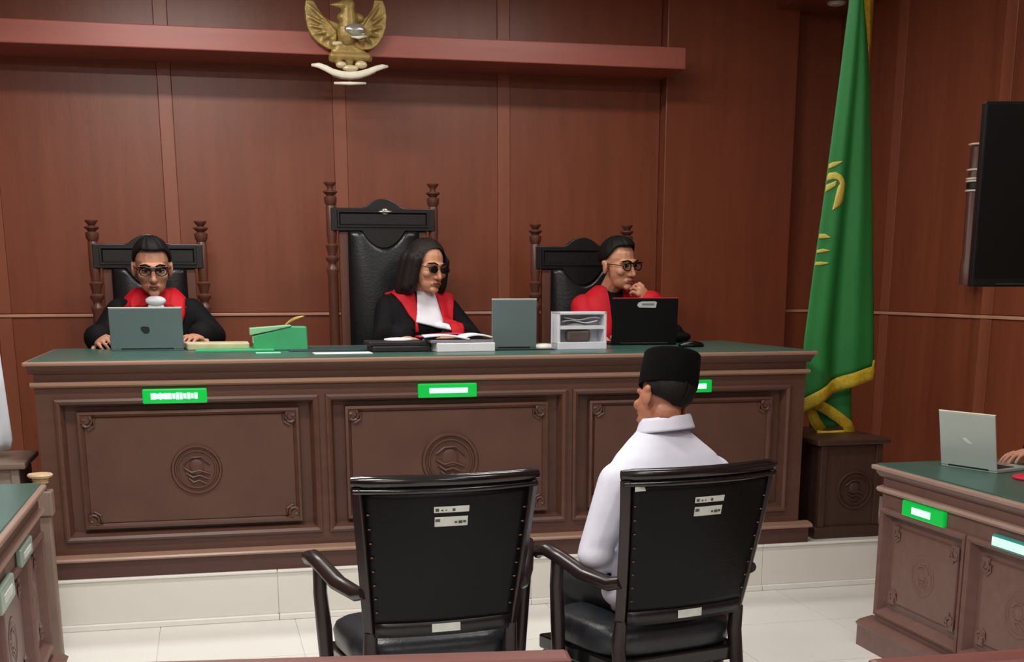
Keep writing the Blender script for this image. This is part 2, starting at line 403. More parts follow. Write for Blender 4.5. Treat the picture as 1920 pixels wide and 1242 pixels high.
# lit name plates
def name_plate(label, c, ax, L, H, face, body, textbits, textmat, yaw=0, roll=0, group=None):
    t = thing('name_plate', label, 'sign', c, yaw, group)
    part('plate', MB().box(-L/2, L/2, -.008, .012, -H/2, H/2), body, t, world=False, bevel=.006)
    m = MB()
    for a, b, h in textbits: m.box(a*L, b*L, -.0105, -.007, -h*H/2, h*H/2)
    if textbits: part('lettering', m, textmat, t, world=False)
    return t
rnd = random.Random(3)
bits = []; xx = -.37
for k in range(14):
    wd = .03+.025*rnd.random(); bits.append((xx, min(xx+wd, .37), .34+.14*rnd.random())); xx += wd+(.004 if k < 6 else .012)
    if xx > .36: break
name_plate('green lit name plate with smeared white lettering below the left judge', (-.154, YB-.012, 1.03), 'y', .275, .064, 0, 'led_green', bits, 'led_text')
name_plate('green lit name plate with one solid white bar, middle of the bench', (1.06, YB-.012, 1.03), 'y', .275, .064, 0, 'led_green', [(-.31, .34, .36)], 'led_text')
name_plate('green lit name plate on bench half hidden behind the black cap', (2.22, YB-.012, 1.025), 'y', .275, .06, 0, 'led_green', [(-.3, .39, .4)], 'led_text')

# ================================================================== SIDE DESKS
def flatten(m, y, k):
    m.v = [(a, y+(b-y)*k, c) for a, b, c in m.v]; return m
def side_desk(label, loc, rz, pale=False):
    """local frame: the carved front looks along -Y; far end at x=0, running to x=+L"""
    L, D, H = 1.75, .66, .782
    t = thing('side_desk', label, 'desk', loc, rz)
    W, E = 'desk_wood', 'desk_edge'
    pw = [(.075, .655), (.70, 1.28), (1.325, 1.70)]
    z0, z1 = .165, .585
    m = MB().box(.05, L, .03, .08, z1, .755).box(.05, L, .03, .08, 0, z0)
    e = [.05] + [v for q in pw for v in q] + [L]
    for k in range(0, len(e), 2): m.box(e[k], e[k+1], .03, .08, z0, z1)
    part('front_frame', m, W, t, world=False)
    part('end_panel', MB().box(.05, .09, .08, D-.02, 0, .755), W, t, world=False)
    part('end_panel', MB().box(L-.04, L, .08, D-.02, 0, .755), W, t, world=False)
    for a, b in pw:
        pn = part('panel', MB().box(a, b, .055, .075, z0, z1), W, t, world=False)
        m = MB().ring_xz(a-.02, b+.02, z0-.02, z1+.02, [(0, .032), (.002, .018), (.012, .014), (.024, .022), (.034, .05), (.04, .058)])
        part('moulding', m, W, pn, world=False, smooth=30)
        part('raised_field', MB().box(a+.055, b-.055, .046, .06, z0+.05, z1-.05), W, pn, world=False, bevel=.008)
        for sx in (1, -1):
            for sz in (1, -1):
                part('corner_ornament', flatten(scroll_corner(a+.05 if sx > 0 else b-.05, z0+.045 if sz > 0 else z1-.045, sx, sz, .046, .045), .0465, .5), W, pn, world=False, smooth=40)
        part('medallion', medallion((a+b)/2, (z0+z1)/2, .085, .0465, .4), W, pn, world=False, smooth=60)
    def mx(x0, x1, prof): return MB().rings([[(x, y, z) for y, z in prof] for x in (x0, x1)])
    part('frieze_moulding', mx(.03, L, [(.04, .665), (.016, .668), (.008, .678), (.014, .688), (.04, .692)]), E, t, world=False, smooth=35)
    part('cornice', mx(.03, L, [(.04, .725), (.022, .73), (.008, .745), (.002, .757), (.04, .757)]), W, t, world=False, smooth=35)
    part('top_slab', MB().box(0, L, -.005, D, .757, .776), E, t, world=False, bevel=.006)
    part('top_covering', MB().box(.018, L, .014, D-.02, .774, .782), 'green_top', t, world=False, bevel=.002)
    part('plinth', mx(.0, L, [(.05, 0), (-.02, 0), (-.02, .085), (-.03, .10), (-.012, .112), (.05, .125)]), W, t, world=False, smooth=30)
    return t
rd = side_desk('brown carved desk with green top at right holding the pale laptop', (2.655, 4.70, 0), -PI/2)
ld = side_desk('brown carved desk with green top cut off at left frame edge', (-.625, 3.20, 0), PI/2)
name_plate('green lit name plate with white oval glow on the right desk', (2.676, 4.32, .632), 'x', .30, .062, 0, 'led_green', [(-.24, .2, .42)], 'led_text', yaw=-PI/2)
name_plate('whitish lit name plate with teal lower edge at right frame edge', (2.676, 3.70, .617), 'x', .32, .05, 0, 'led_teal', [(-.48, .48, .62)], 'led_pale', yaw=-PI/2)
name_plate('dim grey green name plate on left desk, the one nearer the bench', (-.641, 4.42, .628), 'x', .27, .06, 0, 'led_grey', [(-.3, .3, .35)], 'sticker', yaw=PI/2)
name_plate('dim pale name plate on left desk beside the frame edge', (-.641, 3.96, .59), 'x', .27, .075, 0, 'led_grey', [(-.3, .3, .35)], 'sticker', yaw=PI/2)

# ================================================================== FLAG PEDESTALS
def pedestal(label, x0, x1, y0, y1, z0, z1, W, top):
    t = thing('flag_pedestal', label, 'pedestal', ((x0+x1)/2, (y0+y1)/2, z0))
    part('body', MB().box(x0+.02, x1-.02, y0+.02, y1-.02, z0, z1-.03), W, t, bevel=.006)
    part('plinth', MB().box(x0, x1, y0, y1, z0, z0+.06), W, t, bevel=.006)
    part('top_slab', MB().box(x0-.012, x1+.012, y0-.012, y1+.012, z1-.03, z1), top, t, bevel=.008)
    for k in (0, 1):
        part('corner_strip', MB().box((x0+.02) if k == 0 else (x1-.055), (x0+.055) if k == 0 else (x1-.02), y0+.008, y0+.022, z0+.06, z1-.03), W, t, bevel=.004)
    part('medallion', medallion((x0+x1)/2+.03, (z0+z1)/2-.01, .10, y0+.02), W, t, smooth=60)
    return t
pedestal('dark wooden pedestal with round medallion under the green flag', 2.955, 3.335, 5.76, 6.34, PLAT, .743, 'ped_wood', 'ped_wood')
pedestal('grey brown pedestal with pale top under the white flag at left', -1.22, -.825, 5.86, 6.3, PLAT, .743, 'ped_pale', 'grey_wood')

# ================================================================== FLAGS
FY = 6.05
def fx(px, Y=FY): return onY(px, 600, Y).x
Ltab = [(0, 1592), (150, 1572), (300, 1551), (400, 1537), (500, 1522), (640, 1503), (760, 1498)]
Rtab = [(0, 1618), (60, 1624), (150, 1629), (400, 1632), (700, 1633), (760, 1632)]
def interp(tab, y): return float(np.interp(y, [a for a, b in tab], [b for a, b in tab]))
def flag_pt(u, py, dy=0.):
    p = onY(interp(Ltab, py)*(1-u)+interp(Rtab, py)*u, py, FY)
    k = min(1, max(.12, (py+80)/700))
    y = FY - .035*k*math.sin(u*2.6*PI+.7) - .011*k*math.sin(u*5.5*PI+2+py*.0012) - .05*math.sin(PI*u)
    return Vector((p.x, y+dy, p.z))
flag = thing('flag', 'tall green flag with yellow fringe draped beside right wall on pedestal', 'flag', (3.17, FY, .743))
def hem(u): return 752-64*u-8*math.sin(u*PI)
part('cloth', MB().grid(lambda u, v: flag_pt(u, -60+(hem(u)+60)*v), 48, 60), 'flag_green', flag, smooth=180, solid=.004)
part('fringe', MB().grid(lambda u, v: flag_pt(u, hem(u)-4+26*v-10*(u > .97), -.010), 40, 3), 'flag_yellow', flag, smooth=180, solid=.006)
# folded-under lower tail with two fringe bands
def tailp(px, py, dy): return onY(px, py, FY+dy)
part('tail_cloth', MB().grid(lambda u, v: tailp(1518+(1596-1518)*u, (740-14*u)+(70-12*abs(u-.6))*v, .05+.02*math.sin(u*5)), 14, 8), 'flag_green', flag, smooth=180, solid=.005)
def band(pts, wdt, dy):
    m = MB(); n = len(pts)
    P = [Vector((a, b)) for a, b in pts]; vs = []
    for i, q in enumerate(P):
        d = (P[min(i+1, n-1)]-P[max(i-1, 0)]).normalized(); nn = Vector((-d.y, d.x))
        vs += [tailp(*(q+nn*wdt/2), dy+.004*math.sin(i)), tailp(*(q-nn*wdt/2), dy+.004*math.sin(i))]
    return m.add(vs, [(2*i, 2*i+1, 2*i+3, 2*i+2) for i in range(n-1)])
part('fringe', band([(1514, 752), (1530, 757), (1550, 768), (1572, 783), (1588, 796), (1593, 808), (1588, 815)], 20, .015), 'flag_yellow', flag, smooth=180, solid=.007)
part('fringe', band([(1517, 758), (1520, 772), (1528, 790), (1540, 808)], 20, .03), 'flag_yellow', flag, smooth=180, solid=.007)
part('fringe', band([(1532, 813), (1550, 814), (1572, 813), (1586, 812)], 11, -.005), 'flag_yellow', flag, smooth=180, solid=.007)
part('fringe', MB().grid(lambda u, v: tailp(1610+10*v+ (1634-1610-10*v)*u - (2*v)*u, -60+(148)*v, -.02+.03*u), 4, 10), 'flag_yellow', flag, smooth=180, solid=.006)
part('pole', MB().tube([(fx(1612), FY+.09, .743), (fx(1612), FY+.09, 3.1)], .016), 'brass', flag, smooth=40)
def strokes(polys):
    m = MB()
    for left, right in polys:
        n = 10
        def at(pts, t):
            t *= len(pts)-1; i = min(int(t), len(pts)-2); f = t-i
            return pts[i][0]*(1-f)+pts[i+1][0]*f, pts[i][1]*(1-f)+pts[i+1][1]*f
        def fn(u, v):
            a, b = at(left, v), at(right, v); qx, qy = a[0]*(1-u)+b[0]*u, a[1]*(1-u)+b[1]*u
            uu = (qx-interp(Ltab, qy))/(interp(Rtab, qy)-interp(Ltab, qy))
            return flag_pt(max(.004, uu), qy, -.006)
        m.grid(fn, 3, n)
    return m
for q in ([
    ([(1538, 315), (1556, 305), (1571, 304)], [(1537, 322), (1558, 314), (1571, 305)]),
    ([(1537, 331), (1557, 322), (1570, 331), (1577, 345), (1574, 378), (1560, 391), (1552, 395)], [(1536, 344), (1553, 337), (1563, 338), (1566, 346), (1562, 352), (1558, 370), (1553, 394)]),
    ([(1535, 352), (1550, 345), (1561, 340)], [(1535, 362), (1548, 358), (1559, 350)]),
    ([(1526, 439), (1540, 439), (1549, 446)], [(1526, 448), (1538, 448), (1549, 446.5)]),
    ([(1524, 470), (1536, 467), (1547, 470)], [(1523, 476), (1535, 474), (1547, 471)]),
    ([(1519, 492), (1533, 491), (1545, 493)], [(1518, 498), (1532, 498), (1545, 494)])]):
    part('emblem_stroke', strokes([q]), 'emblem_yellow', flag, smooth=180, solid=.003)

wf = thing('flag', 'white draped flag hanging on pedestal at the left frame edge', 'flag', (-1.0, 6.05, .743))
def wpt(u, v):
    z = 2.5-1.72*v
    xr = np.interp(z, [.74, .80, 1.2, 1.62, 2.5], [-.925, -.885, -.905, -.93, -1.02])
    x = xr-(.30-.1*(1-v))*(1-u)
    return (x, 6.05-.03*math.sin(u*9)-.02*math.sin(u*17+v), z - .035*(1-u)*v)
part('cloth', MB().grid(wpt, 36, 40), 'flag_white', wf, smooth=180, solid=.004)
part('pole', MB().tube([(-1.08, 6.12, .743), (-1.08, 6.12, 2.9)], .016), 'brass', wf, smooth=40)

# carved post behind the left desk
t = thing('carved_post', 'small carved post with cream capital and grey block behind left desk', 'post', (-.685, 5.3, 0))
part('shaft', MB().box(-.03, .03, -.03, .03, 0, .60), 'grey_wood', t, world=False, bevel=.008)
part('block', MB().box(-.042, .042, -.042, .042, .60, .70), 'grey_wood', t, world=False, bevel=.006)
part('neck', MB().lathe([(.02, .70), (.016, .715), (.02, .725), (.026, .73)], n=14), 'ped_wood', t, world=False, smooth=50)
part('capital', MB().lathe([(.026, .728), (.032, .733), (.026, .738), (.034, .744), (.028, .748), (.046, .756), (.05, .762), (.046, .768)], n=18), 'cream_wood', t, world=False, smooth=50)

# ================================================================== JUDGES' CHAIRS
def judge_chair(label, cx, cy, W, H, zc0, zc1, rz=0, ornament=False):
    t = thing('judge_chair', label, 'chair', (cx, cy, DAIS), rz, 'carved judges chairs')
    B = -DAIS; h = W/2
    for s in (-1, 1):
        zp = [.0, .30]
        prof = [(.030, 0), (.030, .45), (.024, .46), (.030, .50)]
        z = .55
        base = zc0+B-.22
        prof += [(.028, base-.02), (.034, base), (.034, base+.015), (.022, base+.025), (.022, base+.045), (.036, base+.06), (.036, base+.075), (.022, base+.085), (.030, base+.12), (.036, base+.14), (.022, base+.15), (.028, base+.2)]
        prof += [(.028, zc1+B+.005), (.024, zc1+B+.012), (.034, zc1+B+.03), (.036, zc1+B+.05), (.036, zc1+B+.058), (.02, zc1+B+.066), (.03, zc1+B+.075), (.04, zc1+B+.083), (.04, zc1+B+.09), (.018, zc1+B+.096), (.016, H+B-.03), (.026, H+B-.018), (.034, H+B-.008), (.034, H+B-.002), (.02, H+B)]
        part('post', MB().lathe(prof, (s*h, 0, 0), n=16), 'chair_brown', t, world=False, smooth=50)
        part('stile', MB().box(s*(h-.075)-.035, s*(h-.075)+.035, -.012, .03, .45, zc0+B), 'chair_brown', t, world=False, bevel=.006)
        part('arm', MB().tube([(s*h, .0, .70), (s*(h+.01), -.18, .70), (s*(h+.015), -.34, .71), (s*(h+.015), -.40, .69)], [.026, .028, .03, .022], 10), 'chair_brown', t, world=False, smooth=60)
        part('leg', MB().lathe([(.026, 0), (.03, .04), (.022, .1), (.03, .25), (.024, .4), (.024, .69)], (s*(h-.01), -.36, 0), n=12), 'chair_brown', t, world=False, smooth=50)
    # crest: arched top, scooped bottom
    n = 24; top = []; bot = []
    for i in range(n+1):
        x = -h-.005+(W+.01)*i/n; u = x/h
        top.append((x, zc1+B+.052*max(0, math.cos(min(1, abs(u)/.36)*PI/2))**.8))
        bot.append((x, zc0+B-.095*max(0, 1-(abs(u)/.42)**2)**.9))
    crest = part('crest_rail', MB().prism(top+bot[::-1], -.03, .025), 'chair_black', t, world=False, bevel=.004)
    part('moulding', MB().ring_xz(-h+.03, h-.03, zc0+B+.018, zc1+B-.012, [(0, -.028), (.003, -.040), (.012, -.040), (.02, -.031)]), 'chair_black', crest, world=False, smooth=30)
    if ornament: part('rosette', MB().ell((.01, -.04, zc1+B-.02), (.04, .012, .009)).ell((.01, -.036, zc1+B-.02), (.02, .01, .02)), 'silver', crest, world=False, smooth=180)
    # leather back with scooped top
    hw = h-.10
    def lea(u, v):
        x = -hw+2*hw*u; q = x/h
        zt = zc0+B-.004-.095*max(0, 1-(abs(q)/.42)**2)**.9
        z = .48+(zt-.48)*v
        bul = .055*math.sin(PI*min(1, max(0, u)))**.4*(.55+.45*math.sin(PI*min(1, v*.93+.03)))
        return (x, -.02-bul, z)
    m = MB().grid(lea, 26, 30)
    part('back_cushion', m, 'chair_leather', t, world=False, smooth=180, solid=.03)
    part('back_board', MB().box(-hw-.01, hw+.01, -.008, .012, .45, zc0+B+.02), 'chair_black', t, world=False)
    part('seat', MB().ell((0, -.22, .455), (h-.02, .23, .06), n=24), 'chair_leather', t, world=False, smooth=180)
    part('seat_frame', MB().box(-h, h, -.40, .0, .36, .44), 'chair_black', t, world=False, bevel=.01)
    return t
CYJ = 7.42
judge_chair('carved judge chair with brown finials behind the judge in glasses at left', -.292, CYJ, .575, 1.848, 1.592, 1.722)
judge_chair('tallest carved judge chair with arched crest and black leather, in the middle', 1.008, CYJ, .585, 2.065, 1.80, 1.925, ornament=True)
judge_chair('carved judge chair with black arched crest behind judge resting chin on hand', 2.19, CYJ, .565, 1.848, 1.592, 1.722)

# ================================================================== PEOPLE
def head_prims(Mx):
    m = MB()
    m.ell((0, .018, .035), (.074, .094, .084)); m.ell((0, -.022, -.02), (.066, .066, .088)); m.ell((0, -.032, -.068), (.054, .052, .046))
    m.ell((0, -.072, -.099), (.024, .02, .016))
    for s in (-1, 1):
        m.ell((s*.042, -.060, -.026), (.022, .022, .02)); m.cap((0, -.088, .020), (s*.046, -.068, .020), .011, .010)
        m.ell((s*.011, -.094, -.040), (.010, .011, .008)); m.ell((s*.079, .014, -.012), (.010, .020, .033), (0.1, 0, s*.35))
        m.ell((s*.083, .020, .008), (.008, .016, .014))
    m.cap((0, -.086, .010), (0, -.107, -.036), .008, .0125)
    m.cap((-.020, -.082, -.068), (.020, -.082, -.068), .010); m.ell((0, -.087, -.068), (.016, .012, .012))
    return m.xf(Mx)
def hand_prims(Mx, side=1, curl=.5, spread=.10, k=1.0):
    m = MB()
    m.ell((.045, 0, 0), (.052, .041, .016)); m.ell((.03, side*.024, -.006), (.036, .018, .015)); m.cap((-.02, 0, 0), (.02, 0, 0), .026, .026)
    for j, (y, L, a) in enumerate(((.032, .072, .10), (.0105, .08, .03), (-.011, .074, -.04), (-.031, .058, -.12))):
        p = Vector((.084-abs(y)*.18, side*y, .002)); yaw = side*a*spread*10; ang = curl*.35; r = .0088-.0006*(j == 3)
        for f_, add in ((.44, 0), (.31, curl*.9), (.25, curl*.7)):
            ang += add
            d = Vector((math.cos(ang)*math.cos(yaw), math.sin(yaw)*math.cos(ang), -math.sin(ang)))
            q = p+d*L*f_; m.cap(p, q, r, r*.92); p = q; r *= .92
    p = Vector((.012, side*.034, -.006)); d = Vector((.62, side*.70, -.30)).normalized(); q = p+d*.042; m.cap(p, q, .013, .011)
    d = Vector((.88, side*.25, -.35-.4*curl)).normalized(); r = q+d*.034; m.cap(q, r, .0105, .009); m.cap(r, r+Vector((.9, -side*.05, -.4-curl*.3)).normalized()*.022, .009, .0075)
    S = Matrix.Scale(k, 4)
    return m.xf(Mx @ S)
def frame(o, xdir, zdir):
    x = Vector(xdir).normalized(); z = Vector(zdir); z = (z - x*z.dot(x)).normalized(); y = z.cross(x)
    Mx = Matrix((x, y, z)).transposed().to_4x4(); Mx.translation = Vector(o); return Mx
def headM(c, yaw, pitch=0, roll=0, k=1.1):
    return Matrix.Translation(c) @ Matrix.Rotation(math.radians(yaw), 4, 'Z') @ Matrix.Rotation(math.radians(pitch), 4, 'X') @ Matrix.Rotation(math.radians(roll), 4, 'Y') @ Matrix.Scale(k, 4)
def loft(secs, c, yaw=0, n=20):
    """secs: (dx,dy,z,rx,ry)"""
    ca, sa = math.cos(yaw), math.sin(yaw); rg = []
    for dx, dy, z, rx, ry in secs:
        ring = []
        for j in range(n):
            a = 2*PI*j/n; X = dx+rx*math.copysign(abs(math.cos(a))**.85, math.cos(a)); Y = dy+ry*math.copysign(abs(math.sin(a))**.85, math.sin(a))
            ring.append((c[0]+X*ca-Y*sa, c[1]+X*sa+Y*ca, z))
        rg.append(ring)
    return MB().rings(rg)
def join(*ms):
    r = MB()
    for q in ms: r.add(q.v, q.f)
    return r
def face_parts(root, HM, skin_shadow='lips', glasses=None, brow=True):
    def L(p): return HM @ Vector(p)
    for s in (-1, 1):
        e = part('eye', MB().ell((s*.031, -.0745, .001), (.0135, .0105, .0075)).xf(HM), 'eye_white', root, smooth=180)
        part('iris', MB().ell((s*.031, -.0835, .000), (.0065, .003, .0065)).xf(HM), 'eye_dark', e, smooth=180)
        part('eyelid', MB().tube([L((s*.014, -.0815, .001)), L((s*.03, -.0865, .008)), L((s*.047, -.0765, .001))], .0032, 6), 'hair', e, smooth=180)
        if brow: part('eyebrow', MB().tube([L((s*.012, -.0995, .022)), L((s*.03, -.094, .029)), L((s*.054, -.073, .023))], [.004, .0055, .003], 6), 'hair', root, smooth=180)
    part('lips', MB().tube([L((-.022, -.088, -.067)), L((-.008, -.0985, -.0645)), L((.008, -.0985, -.0645)), L((.022, -.088, -.067))], [.003, .0055, .0055, .003], 8).tube([L((-.018, -.088, -.072)), L((0, -.0985, -.0745)), L((.018, -.088, -.072))], [.003, .006, .003], 8), 'lips', root, smooth=180)
    if glasses:
        gl = MB()
        for s in (-1, 1):
            pts = [L((s*(.034+.025*math.cos(a)), -.106+.010*abs(math.cos(a)), .0+.017*math.sin(a))) for a in np.linspace(0, 2*PI, 17)]
            gl.tube(pts, .0026 if glasses != 'heavy' else .0034, 6)
            gl.tube([L((s*.058, -.094, .006)), L((s*.075, -.05, .008)), L((s*.082, .01, .006))], .0026, 6)
        gl.tube([L((-.011, -.108, .004)), L((0, -.110, .007)), L((.011, -.108, .004))], .0026, 6)
        if glasses == 'heavy': gl.tube([L((-.062, -.094, .016)), L((-.03, -.109, .020)), L((0, -.110, .016)), L((.03, -.109, .020)), L((.062, -.094, .016))], .005, 6)
        g = part('glasses', gl, 'glass_frame', root, smooth=180)
        if glasses in ('dark',):
            for s in (-1, 1): part('lens', MB().ell((s*.034, -.104, .0), (.0235, .0025, .0155)).xf(HM), 'smoked_lens', g, smooth=180)
def hair_cap(root, HM, line, m='hair', rad=(.081, .101, .094), c=(0, .018, .036), bumpy=.004, front_lift=0.):
    """line(phi): lowest elevation (deg) of the hair; phi=0 in front of the face, +-180 behind"""
    nu, nv = 48, 16
    def fn(u, v):
        ph = (u-.5)*2*PI; lo = math.radians(line(math.degrees(ph))); el = lo+(PI/2-lo)*v
        d = Vector((math.sin(ph)*math.cos(el), -math.cos(ph)*math.cos(el), math.sin(el)))
        k = 1+bumpy*math.sin(ph*13+el*5)/.08*.6 + front_lift*max(0, math.cos(ph))*math.sin(2*el)
        edge = .965 if v == 0 else 1
        return HM @ Vector((c[0]+d.x*rad[0]*k*edge, c[1]+d.y*rad[1]*k*edge, c[2]+d.z*rad[2]*k*edge))
    return part('hair', MB().grid(fn, nu, nv), m, root, smooth=180, solid=.008)
def robe_secs(s, bust=0, ws=1.):
    return [(a, b, z, rx*ws, ry) for a, b, z, rx, ry in [(0, .02, s-.56, .20, .16), (0, .01, s-.42, .185, .145), (0, 0, s-.28, .185, .138), (0, -.005-bust*.3, s-.15, .198, .135+bust), (0, 0, s-.05, .208, .115), (0, .008, s, .190, .102), (0, .012, s+.038, .125, .082), (0, .012, s+.07, .075, .064)]]
def drape(bvh, left, right, n, m_, off=.008, ymid=7., dirv=(0, 1, 0)):
    def at(pts, t):
        t *= len(pts)-1; i = min(int(t), len(pts)-2); f = t-i
        return [pts[i][k]*(1-f)+pts[i+1][k]*f for k in (0, 1)]
    def fn(u, v):
        a, b = at(left, v), at(right, v); X = a[0]*(1-u)+b[0]*u; Z = a[1]*(1-u)+b[1]*u
        h = bvh.ray_cast(Vector((X, ymid-1, Z)), Vector(dirv))
        if h[0] is None or h[0].y > ymid+.08: h = bvh.find_nearest(Vector((X, ymid, Z)))
        return h[0]+h[1]*off
    return MB().grid(fn, n, m_)
def bvh_of(o):
    me = o.data; return BVHTree.FromPolygons([basis(o) @ v.co for v in me.vertices], [tuple(p.vertices) for p in me.polygons])

def seated_person(label, base, s, HM, arms, skin, robe_mat, legdir, seat_z, foot_z, sleeve_r=.068, yaw=0., shoulder_w=.185, name='person', bust=0, hands_k=1.05, robe_name='robe', ws=1.):
    """arms: list of (side, elbow, wrist, hand matrix or None, curl)"""
    root = thing(name, label, 'person', (base[0], base[1], foot_z), 0)
    ca, sa = math.cos(yaw), math.sin(yaw)
    def rel(dx, dy, z): return Vector((base[0]+dx*ca-dy*sa, base[1]+dx*sa+dy*ca, z))
    body = loft([(a, b, z, rx*.86, ry*.86) for a, b, z, rx, ry in robe_secs(s, bust, ws)], base, yaw)
    hd = HM @ Vector((0, .018, -.06))
    body = join(body, MB().cap(rel(0, .012, s+.03), hd, .058, .056), head_prims(HM))
    robe = loft(robe_secs(s, bust, ws), base, yaw)
    for side, el, wr, hm, curl in arms:
        shd = rel(side*shoulder_w, 0, s-.045)
        body = join(body, MB().cap(shd, el, .052, .042), MB().cap(el, wr, .042, .029))
        if hm is not None: body = join(body, hand_prims(hm, side=hm_side[side], curl=curl, k=hands_k))
        wr2 = el.lerp(wr, .90)
        robe = join(robe, MB().cap(shd, el, sleeve_r, sleeve_r), MB().cap(el, wr2, sleeve_r, sleeve_r*1.08))
    lx, ly = legdir
    for sd in (-1, 1):
        hip = rel(sd*.095, 0, seat_z+.09); knee = hip+Vector((lx, ly, 0))*.43+Vector((sd*.03, 0, 0)); ank = Vector((knee.x, knee.y, foot_z+.09)); toe = ank+Vector((lx, ly, 0))*.17+Vector((0, 0, -.055))
        body = join(body, MB().cap(hip, knee, .078, .054), MB().cap(knee, ank, .054, .036), MB().cap(ank+Vector((0, 0, -.04)), toe, .04, .034))
        robe = join(robe, MB().cap(hip, knee, .115, .09), MB().cap(knee, ank+Vector((0, 0, .06)), .095, .10))
    b = organic('body', body, skin, root, .0042, 3)
    r = organic(robe_name, robe, robe_mat, root, .009, 5)
    return root, b, r
hm_side = {-1: -1, 1: 1}

# judge 1 : man in glasses behind the teal laptop (faces the room, looking down at the screen)
HM1 = headM((-.258, 6.93, 1.592), 4, 12, 0, 1.16)
arms1 = [(-1, Vector((-.535, 6.98, 1.235)), Vector((-.545, 6.82, 1.24)), frame((-.54, 6.82, 1.236), (.35, -.95, -.05), (-.5, -.2, .8)), 1.25),
         (1, Vector((.03, 6.98, 1.24)), Vector((-.03, 6.80, 1.252)), frame((-.03, 6.80, 1.245), (-.55, -.83, -.03), (.1, -.2, 1)), .5)]
hm_side = {-1: -1, 1: 1}
J1, b1, r1 = seated_person('judge in glasses and black robe with red collar behind teal laptop', (-.258, 7.03), 1.415, HM1, arms1, 'skin_warm', 'robe', (0, -1), .86, DAIS, bust=0)
face_parts(J1, HM1, glasses='heavy')
hair_cap(J1, HM1, lambda p: 30 if abs(p) < 48 else (30-(abs(p)-48)*1.0 if abs(p) < 85 else -8-12*min(1, (abs(p)-85)/50)), front_lift=.08)
v1 = bvh_of(r1)
cj = part('red_collar', drape(v1, [(-.355, 1.452), (-.38, 1.41), (-.37, 1.35), (-.34, 1.22), (-.33, 1.1)], [(-.335, 1.478), (-.325, 1.44), (-.31, 1.36), (-.30, 1.22), (-.30, 1.1)], 6, 20, .010, 7.03), 'red_cloth', J1, smooth=180, solid=.012)
part('red_collar', drape(v1, [(-.17, 1.478), (-.18, 1.44), (-.205, 1.36), (-.215, 1.22), (-.215, 1.1)], [(-.145, 1.455), (-.11, 1.42), (-.115, 1.35), (-.16, 1.22), (-.17, 1.1)], 6, 20, .010, 7.03), 'red_cloth', J1, smooth=180, solid=.012)
yok = MB().grid(lambda u, v: (lambda a, r: (-.258+r*math.sin(a)*1.28, 7.03+.02-r*math.cos(a)*.95, 1.485-.085*v**1.3-.02*abs(math.sin(a))*v))( (u-.5)*2*2.6, .078+.075*v), 40, 6)
part('red_collar', yok, 'red_cloth', J1, smooth=180, solid=.012)
jab = MB().ell((-.25, 6.865, 1.424), (.052, .022, .026))
for k in range(5): jab.tube([(-.25+(k-2)*.012, 6.875, 1.42), (-.25+(k-2)*.019, 6.868, 1.34), (-.25+(k-2)*.024, 6.872, 1.24)], [.012, .014, .016], 8)
part('white_jabot', jab, 'white_cloth', J1, smooth=180)

# judge 2 : woman with long dark hair in the middle
HM2 = headM((1.185, 6.95, 1.598), 25, 9, 3, 1.12)
arms2 = [(-1, Vector((.935, 6.93, 1.20)), Vector((1.0, 6.74, 1.235)), frame((.98, 6.74, 1.23), (.8, -.6, -.1), (0, 0, 1)), .6),
         (1, Vector((1.42, 6.93, 1.20)), Vector((1.27, 6.72, 1.232)), frame((1.27, 6.72, 1.23), (-.7, -.7, -.1), (0, 0, 1)), .6)]
J2, b2, r2 = seated_person('woman judge with long dark hair, red lapels and white jabot in middle', (1.135, 7.05), 1.425, HM2, arms2, 'skin_tan', 'robe', (0, -1), .84, DAIS, bust=.02, sleeve_r=.07, yaw=.12, shoulder_w=.165, ws=.92)
face_parts(J2, HM2, glasses='dark')
hl = MB().ell((0, .026, .042), (.092, .106, .094))
for sd in (-1, 1):
    hl.cap((sd*.074, .01, .03), (sd*.088, .02, -.10), .042, .040); hl.cap((sd*.07, .06, .02), (sd*.080, .07, -.12), .05, .046)
    hl.cap((sd*.082, -.022, .03), (sd*.088, -.015, -.085), .024, .022)
hl.ell((0, .08, -.06), (.085, .05, .10))
hairo = organic('hair', hl.xf(HM2), 'hair_brown', J2, .006, 4)
bmh = bmesh.new(); bmh.from_mesh(hairo.data)   # part the hair away from the face
inv = (HM2.inverted() @ basis(J2))
kill = []
for vtx in bmh.verts:
    q = inv @ vtx.co
    wd = .060 if q.z < .04 else .060*math.sqrt(max(0, 1-((q.z-.04)/.055)**2))
    if q.y < -.035 and abs(q.x+.004) < wd and q.z < .095: kill.append(vtx)
bmesh.ops.delete(bmh, geom=kill, context='VERTS'); bmh.to_mesh(hairo.data); bmh.free()
v2 = bvh_of(r2)
def P2(px, py): q = onY(px, py, 6.97); return (q.x, q.z)
part('red_lapel', drape(v2, [P2(748, 530), P2(722, 541), P2(736, 551), P2(752, 570), P2(764, 592), P2(774, 606), P2(774, 622)], [P2(760, 530), P2(772, 540), P2(777, 555), P2(779, 572), P2(779, 590), P2(778, 607), P2(780, 622)], 8, 26, .011, 7.05), 'red_cloth', J2, smooth=180, solid=.012)
part('red_lapel', drape(v2, [P2(812, 542), P2(815, 555), P2(820, 570), P2(825, 590), P2(829, 618), P2(829, 624)], [P2(830, 536), P2(846, 545), P2(853, 556), P2(850, 580), P2(849, 615), P2(848, 624)], 8, 26, .011, 7.05), 'red_cloth', J2, smooth=180, solid=.012)
part('white_jabot', drape(v2, [P2(781, 548), P2(780, 570), P2(778, 590), P2(775, 606)], [P2(812, 545), P2(818, 570), P2(824, 595), P2(829, 618)], 8, 18, .012, 7.05), 'white_cloth', J2, smooth=180, solid=.010)
